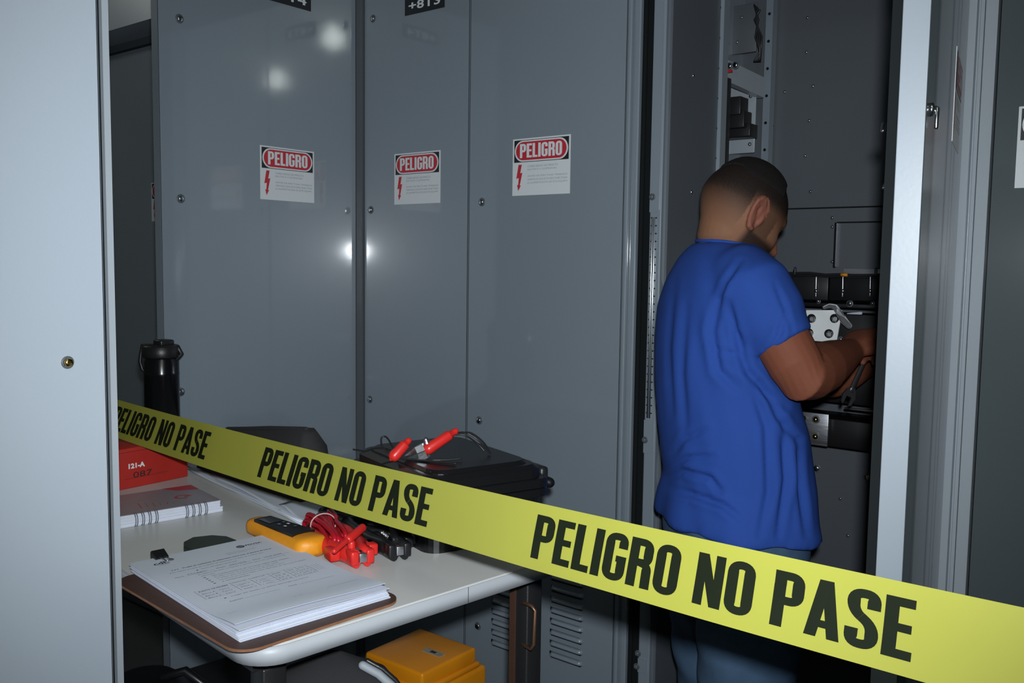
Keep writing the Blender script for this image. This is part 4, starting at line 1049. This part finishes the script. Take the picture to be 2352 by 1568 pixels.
# right hand: seen from the back of the hand, fist closing round the wrench
K_, al_, pn_, ac_ = hand(Wr, (at(1992, 762, z=1.965) - Wr), (FW * .55 + RT * .65 - UP * .55), UP + RT * .2, [(.75, 1.15, .7), (.85, 1.2, .75), (.95, 1.25, .8), (1.05, 1.25, .8)])
grip_c = K_ + pn_ * .034 - al_ * .004
KL, alL, pnL, acL = hand(WrL, (at(2020, 815, z=2.22) - WrL), (-FW * .6 + RT * .3 + UP * .5), -FW, [(.5, .8, .5), (.6, .8, .5), (.65, .85, .5), (.7, .9, .5)])
# legs and feet inside jeans
footR = Vector((PB.x, PB.y, 0)) + rdir * .11 - fdir * .02 - R0 * .03; footL = Vector((PB.x, PB.y, 0)) - rdir * .12 + fdir * .02
footR.z = footL.z = 0
for ft, s1 in ((footR, 1), (footL, -1)):
    hip = HPc - Z * .04 + rdir * .085 * s1; knee = hip.lerp(ft + Z * .09, .50) + fdir * .012; ank = ft + Z * .09
    body.tube([hip, hip.lerp(knee, .5), knee, knee.lerp(ank, .4), ank], [.065, .062, .052, .048, .036], 0, 18)
    body.tube([ank, ft + Z * .05, ft + Z * .035 + fdir * .09, ft + Z * .028 + fdir * .16], [.038, .040, .034, .026], 0, 14)
bme = mesh_remesh(body, .0034, 3, .45)
# skin colours and hair density (true pigment and hair, by place on the head)
n = len(bme.vertices); co = np.empty(n * 3, 'f'); bme.vertices.foreach_get('co', co); co = co.reshape(-1, 3)
HMn = np.array(HM); lc_ = (co - np.array(HC)) @ HMn / .985 ** 2
ca = bme.color_attributes.new('Col', 'FLOAT_COLOR', 'POINT')
col = np.tile(np.array([.235, .112, .064, 0.], 'f'), (n, 1))
x_, y_, z_ = lc_[:, 0], lc_[:, 1], lc_[:, 2]
arm_m = ((co - np.array(Sh)) @ np.array((El - Sh).normalized()) > .05) & (co[:, 2] < Sh.z - .04)
col[arm_m, :3] = [.19, .062, .034]
sm = lambda a, lo, hi: np.clip((a - lo) / (hi - lo), 0, 1) ** 2 * (3 - 2 * np.clip((a - lo) / (hi - lo), 0, 1))
onhead = (np.abs(x_) < .12) & (z_ > -.17) & (np.abs(y_) < .16)
ear = (np.abs(x_) > .0765) & (z_ < .02) & (z_ > -.06) & (y_ < .02) & (y_ > -.04)
# fade: dense on top, thinning to the skin down the sides and nape
edge = -.045 + .03 * sm(y_, -.02, .05) + .0 * x_
hair = sm(z_, -.030, .040) * (1 - sm(y_ - (.052 + .25 * np.clip(.09 - z_, 0, .05)), 0, .02))
hair = np.where(y_ < -.03, sm(z_, -.070, .030), hair)
beard = sm(y_, -.014, .006) * sm(-z_, .034, .052) * (1 - sm(-z_, .150, .165)) * (1 - .8 * (np.exp(-((z_ + .081) / .012) ** 2) * (np.abs(x_) < .022) * (y_ > .09)))
side = ((y_ > .0) & (y_ < .045) & (z_ > -.055) & (z_ < .03) & (np.abs(x_) > .05)) * .55
brow = ((np.exp(-((z_ - .020) / .006) ** 2)) * (y_ > .075) * (np.abs(x_) > .010) * (np.abs(x_) < .052))
dens = np.clip(np.maximum.reduce([hair * 1.0, beard * .9, side, brow]), 0, 1)
ear2 = (np.abs(x_) > .060) & (((y_ + .006) / .020) ** 2 + ((z_ + .008) / .034) ** 2 < 1); ear = ear | ear2
dens[ear | ~onhead] = 0
col[:, 3] = dens
col[ear, :3] = [.25, .092, .062]
nosem = onhead & (y_ > .108) & (z_ < -.02) & (z_ > -.065); col[nosem, :3] = [.30, .10, .06]
ca.data.foreach_set('color', col.ravel())
bo = to_obj(bme, 'body', [SKIN], man)
# short hair cap on the crown
hb = head_mesh(.0020)
dl = []
for v in hb.verts:
    x, y, z = v.co
    lim = .052 + (.020 if y > .04 else 0) + .010 * math.sin(x * 60)
    if z < lim or (y > .070 and z < .062): dl.append(v)
bmesh.ops.delete(hb, geom=dl, context='VERTS')
for v in hb.verts:
    x, y, z = v.co; k_ = min(1, (z - .048) / .04); f = .0006 * math.sin(x * 900) * math.sin(y * 830 + z * 500)
    v.co = v.co * (1 + .022 * k_ ) + Vector((0, 0, .004 * k_ + f)); 
    if k_ < .25: v.co *= 1 - .05 * (.25 - k_) / .25
bmesh.ops.transform(hb, matrix=Matrix.Translation(HC) @ HM.to_4x4(), verts=hb.verts)
b = B(mat('short_dark_hair', (.012, .009, .008), .75, var=.4, vs=400, bump=.9, bs=1300, spec=.25)); b.merge(hb, 0, True); hc = b.build('hair', man)
sm_ = hc.modifiers.new('thick', 'SOLIDIFY'); sm_.thickness = .006; sm_.offset = -1
for s1 in (1, -1):
    b = B(mat('eye_white', (.6, .6, .58), .2), INK); b.lathe(hp(.031 * s1, .070, -.006), hfw, [(.001, -.012), (.009, -.007), (.012, 0), (.0095, .0075), (.005, .011), (.001, .0122)], 0, 16); b.build('eye', man)

# t-shirt
sh = B()
rows = [(556, 1600, 1722, .066), (566, 1588, 1738, .092), (592, 1566, 1764, .130), (640, 1541, 1782, .160), (700, 1522, 1785, .172), (780, 1514, 1790, .172), (880, 1512, 1812, .168), (980, 1518, 1838, .170), (1060, 1527, 1852, .172), (1100, 1533, 1858, .172), (1135, 1522, 1862, .178), (1170, 1516, 1866, .184), (1204, 1514, 1872, .188)]
rr_ = []
for y, xl, xr, bw in rows:
    w = (xr - xl) / 2 * zc / FPX
    a = math.sqrt(max(.0025, w * w - (bw * .225) ** 2)) / .974
    c = at((xl + xr) / 2, y, z=zc); tl = 0 if y < 1000 else -.055 * (y - 1000) / 200
    rr_.append(ell(c, fdir * a + Z * (tl * a), rdir * bw, 40, .92))
sh.loft(rr_, 0)
# shoulders and sleeves
hemc = at(1786, 776, z=1.715); sa_ = (hemc - Sh).normalized()
sh.tube([at(1668, 618, z=1.84), at(1702, 638, z=1.78), Sh, Sh.lerp(hemc, .5)], [.055, .068, .074, .074], 0, 24)
ev1 = (at(1842, 754, z=1.72) - at(1738, 806, z=1.70)) * .5; ev2 = sa_.cross(ev1).normalized() * .066
sh.loft([ell(Sh, ev1 * 1.28, ev2 * 1.1, 28), ell(Sh.lerp(hemc, .5), ev1 * 1.28, ev2 * 1.12, 28), ell(hemc, ev1 * 1.22, ev2 * 1.14, 28), ell(hemc + sa_ * .016, ev1 * 1.22, ev2 * 1.15, 28)], 0)
hl = ShL.lerp(ElL, .55); sh.tube([at(1640, 610, z=1.98), ShL, hl], [.055, .078, .074], 0, 24, False)
sme = mesh_remesh(sh, .006, 16, .6)
# folds pressed into the cloth: polylines on the visible side
n = len(sme.vertices); co = np.empty(n * 3, 'f'); sme.vertices.foreach_get('co', co); co = co.reshape(-1, 3)
no = np.empty(n * 3, 'f'); sme.vertices.foreach_get('normal', no) if hasattr(sme.vertices[0], 'normal') else None; no = no.reshape(-1, 3)
d_ = co - np.array(EYE); zz = d_ @ np.array(FW); pxs = CXP + FPX * (d_ @ np.array(RT)) / zz; pys = CYP - FPX * (d_ @ np.array(UP)) / zz
vis = np.clip(-(no @ np.array(FW)) * 2, 0, 1) * (zz < 1.95)
disp = np.zeros(n)
folds = [([(1532, 1098), (1570, 1082), (1630, 1098), (1655, 1128)], 7, .005), ([(1535, 1078), (1580, 1050), (1640, 1048)], 6, .0035), ([(1528, 1120), (1590, 1135), (1660, 1160), (1700, 1190)], 8, .0045),
         ([(1545, 1040), (1570, 1010), (1620, 985)], 7, .003), ([(1650, 690), (1635, 760), (1650, 850), (1690, 890)], 9, .0045), ([(1672, 690), (1690, 760), (1706, 800)], 7, .003),
         ([(1690, 770), (1715, 850), (1760, 900), (1800, 935)], 9, .005), ([(1745, 880), (1790, 960), (1830, 1010)], 8, .004), ([(1720, 860), (1760, 980), (1765, 1130), (1745, 1230)], 8, .003),
         ([(1800, 980), (1805, 1100), (1790, 1230)], 8, .0045), ([(1835, 1010), (1838, 1120), (1850, 1230)], 7, .004), ([(1548, 640), (1535, 800), (1545, 950)], 8, .003), ([(1575, 700), (1565, 860), (1575, 1000)], 9, .0025),
         ([(1640, 800), (1680, 812), (1700, 818)], 6, .003), ([(1800, 730), (1790, 770), (1770, 800)], 7, .003), ([(1700, 600), (1664, 650), (1650, 700)], 6, .003), ([(1820, 760), (1800, 700), (1780, 650)], 6, .002)]
for pl_, wd, am in folds:
    best = np.full(n, 1e9); tt = np.zeros(n); m = len(pl_) - 1
    for i in range(m):
        p = np.array(pl_[i], 'f'); q = np.array(pl_[i + 1], 'f'); v = q - p; u = np.clip(((pxs - p[0]) * v[0] + (pys - p[1]) * v[1]) / (v @ v), 0, 1)
        dd_ = np.hypot(pxs - (p[0] + u * v[0]), pys - (p[1] + u * v[1])); mk = dd_ < best; best[mk] = dd_[mk]; tt[mk] = ((i + u) / m)[mk]
    fade = np.sin(np.clip(tt, .04, .96) * PI) ** .5
    am *= 1.6; disp += fade * (-am * np.exp(-(best / wd) ** 2) + am * .55 * np.exp(-((best - wd * 1.9) / (wd * 1.1)) ** 2))
loc = co - np.array(PB); disp2 = .0012 * np.sin(loc[:, 2] * 38 + 6 * np.sin(loc[:, 0] * 17)) * np.sin((loc[:, 0] + loc[:, 1]) * 30)
low = np.clip((float(at(1690, 1060, z=zc).z) - co[:, 2]) / .15, 0, 1)
disp2 += low * .006 * np.sin(np.arctan2(loc @ np.array(rdir), loc @ np.array(fdir)) * 7)
co2 = co + no * (disp * vis + disp2)[:, None].astype('f'); sme.vertices.foreach_set('co', co2.ravel())
to_obj(sme, 't_shirt', [COTTON], man)
b = B(COTTON); b.tube(ell(at(1666, 562, z=zc), fdir * .0555 - Z * .008, rdir * .067, 40), .0040, 0, 8, closed=True); b.build('collar', man)

# jeans
jn = B()
wc_ = at(1688, 1166, z=zc)
jn.loft([ell(c, fdir * a, rdir * w_, 32, .9) for c, a, w_ in ((wc_ + Z * .01, .125, .150), (HPc, .135, .160), (HPc - Z * .07, .135, .165), (HPc - Z * .13, .11, .16))], 0)
for ft, s1 in ((footR, 1), (footL, -1)):
    hip = HPc - Z * .06 + rdir * .080 * s1; ank = ft + Z * .05; knee = hip.lerp(ank, .48) + fdir * .012
    jn.loft([ell(c, fdir * a, rdir * w_, 28) for c, a, w_ in ((hip, .115, .090), (hip.lerp(knee, .35), .104, .090), (hip.lerp(knee, .7), .090, .082), (knee, .078, .074), (knee.lerp(ank, .4), .074, .068), (knee.lerp(ank, .85), .066, .062), (ank, .070, .064))], 0)
jme = mesh_remesh(jn, .0065, 6, .5)
n = len(jme.vertices); co = np.empty(n * 3, 'f'); jme.vertices.foreach_get('co', co); co = co.reshape(-1, 3); no = np.empty(n * 3, 'f'); jme.vertices.foreach_get('normal', no); no = no.reshape(-1, 3)
loc = co - np.array(PB); dj = .003 * np.sin(loc[:, 2] * 26 + (loc @ np.array(fdir)) * 40) + .0025 * np.sin(loc[:, 2] * 61 + (loc @ np.array(rdir)) * 33)
jme.vertices.foreach_set('co', (co + no * dj[:, None]).astype('f').ravel()); to_obj(jme, 'jeans', [DENIM], man)
b = B(DENIM); b.tube(ell(wc_ + Z * .008, fdir * .130, rdir * .155, 48), .006, 0, 8, closed=True); b.tube(ell(wc_ - Z * .022, fdir * .133, rdir * .157, 48), .004, 0, 8, closed=True); b.build('waistband', man)
for ft in (footR, footL):
    b = B(BLK); b.loft([ell(ft + fdir * .045 + Z * h_, fdir * a, rdir * w_, 24, .85) for h_, a, w_ in ((0, .145, .050), (.02, .147, .052), (.05, .125, .048), (.075, .09, .044))], 0); b.build('shoe', man)

# wrench held in the right hand
wt0, wt1 = at(2003, 790, z=1.985), at(1944, 922, z=1.96)
t = thing('combination_wrench', wt1, 'dark steel open end wrench held in the right hand of the man', 'wrench')
WS = mat('dull_wrench_steel', (.16, .16, .17), .3, .9, var=.2); dW = (wt0 - wt1).normalized(); sW = dW.cross(FW).normalized(); nW = dW.cross(sW)
b = B(WS, STEEL)
b.loft([ell(wt1 + dW * d, sW * a, nW * c, 16) for d, a, c in ((.022, .008, .004), (.035, .006, .0032), (.10, .0052, .003), ((wt0 - wt1).length, .005, .003))], 0); b.build('shank', t)
b = B(WS)
hd = [(-.012, -.012), (-.006, -.016), (-.0055, .004), (.0055, .004), (.006, -.016), (.012, -.012), (.0145, .004), (.010, .018), (.005, .026), (-.005, .026), (-.010, .018), (-.0145, .004)]
b.prism([wt1 + sW * x + dW * (y + .008) - nW * .003 for x, y in hd], nW * .006, 0); b.build('open_jaw', t)

# ------------------------------------------------------------------ bus bar assembly in front of the back panel
YA = 2.33
def pb(name, x0, y0, x1, y1, m, yo=0., dep=.03, bev=.002, par=None):
    p, q = at(x0, y0, Y=YA - yo), at(x1, y1, Y=YA - yo); b = B(m); b.bb((p.x, YA - yo, q.z), (q.x, YA - yo + dep, p.z), 0, bev); return b.build(name, par or ba)
ba = thing('busbar_assembly', Vector((at(1900, 800, Y=YA).x, YA + .1, at(1900, 1040, Y=YA).z)), 'black busbar and insulator assembly with bright bolted plates inside the open cabinet', 'electrical equipment')
pb('insulator_block', 1760, 632, 1901, 690, BLKG, .02, .10); pb('insulator_block', 1906, 636, 2060, 694, BLKG, .02, .10)
pb('clamp_rail', 1760, 690, 2060, 712, BLKG, .0, .12); pb('busbar_cover', 1760, 712, 2060, 870, BLKG, -.04, .08); pb('busbar_cover', 1760, 800, 2060, 940, BLKG, -.02, .1); pb('lower_cover', 1760, 944, 2060, 1046, BLKG, -.005, .13)
for x in (1816, 1875, 1936, 1999):
    b = B(ALU, STEEL); p, q = at(x, 636, Y=YA - .028), at(x - 1, 680, Y=YA - .028); b.tube([p, q], .0022, 0, 8); b.lathe(at(x, 668, Y=YA - .028), -Y, [(.005, 0), (.0047, .002), (.0035, .0038), (.0018, .0047), (.0002, .005)], 1, 16); b.build('stud', ba)
for x, y, r in ((1828, 697, .006), (1880, 692, .0045), (1952, 697, .0065), (2004, 697, .0045), (1931, 779, .0055)):
    bolt_on(at(x, y, Y=YA - .002), -Y, ba, r, STEEL, 'nut')
# bright plate with four hex nuts
b = B(PLATE); P4 = [at(x, y, Y=YA - .01 - dy) for x, y, dy in ((1852, 712, 0), (1934, 712, 0), (1921, 786, .004), (1846, 781, .004))]
b.prism(P4, (0, .004, 0)); b.build('connection_plate', ba)['label'] = 'bright pale metal plate'
for x, y in ((1864, 731), (1917, 731), (1858, 764), (1904, 766)):
    b = B(GASK, STEEL); p = at(x, y, Y=YA - .013); b.lathe(p, -Y, [(.0115, 0), (.0115, .002)], 0, 20); b.lathe(p + Vector((.003, -.002, -.001)), -Y + X * .2, [(.0085, 0), (.0085, .008), (.006, .010)], 1, 6); b.build('plate_nut', ba)
pb('lower_plate', 1800, 940, 1900, 1026, ALU, .012, .006, .001)
for x, y in ((1846, 960), (1874, 963), (1873, 1002), (1845, 1000)): bolt_on(at(x, y, Y=YA - .014), -Y, ba, .0078, BRASS, 'brass_bolt', False)
pb('bright_rail', 1938, 940, 2060, 948, ALU, .008, .008, .0015)
pb('support_ledge', 1852, 788, 1925, 797, DARKP, .015, .03)
# harness across the top
b = B(BLK, YEL)
hpts = [at(x, y, Y=YA - .03) for x, y in ((1780, 628), (1826, 627), (1860, 627), (1896, 631), (1925, 630), (1960, 632), (2010, 632), (2045, 628))]
b.tube(hpts, .0034, 0, 8); b.tube([p + Vector((0, .004, -.005)) for p in hpts], .0022, 0, 8)
for i in (0, 4): b.tube([hpts[i].lerp(hpts[i + 1], .2) + Vector((0, -.001, .0)), hpts[i].lerp(hpts[i + 1], .65) + Vector((0, -.001, 0))], .0040, 1, 8, False)
b.build('cable_harness', ba)
for x, y in ((1826, 624), (2012, 626)):
    b = B(BLK); p = at(x, y, Y=YA - .03); b.tube([p - Z * .006, p + Z * .009], .0035, 0, 8); b.build('cable_tie', ba)
for x0, y0, x1, y1 in ((1830, 716, 1846, 712), (1946, 720, 1977, 719)):
    b = B(SHEET); p, q = at(x0, y0, Y=YA - .02), at(x1, y1, Y=YA - .02); b.tube([p, p.lerp(q, .5), q], [.0012, .0028, .0042], 0, 8); b.build('tie_end', ba)
b = B(CLEAR); b.tube([at(x, y, Y=YA - .035) for x, y in ((1893, 706), (1905, 702), (1918, 704), (1926, 716), (1938, 735), (1950, 748))], [.004, .006, .007, .008, .009, .008], 0, 12); b.build('clear_sleeve', ba)
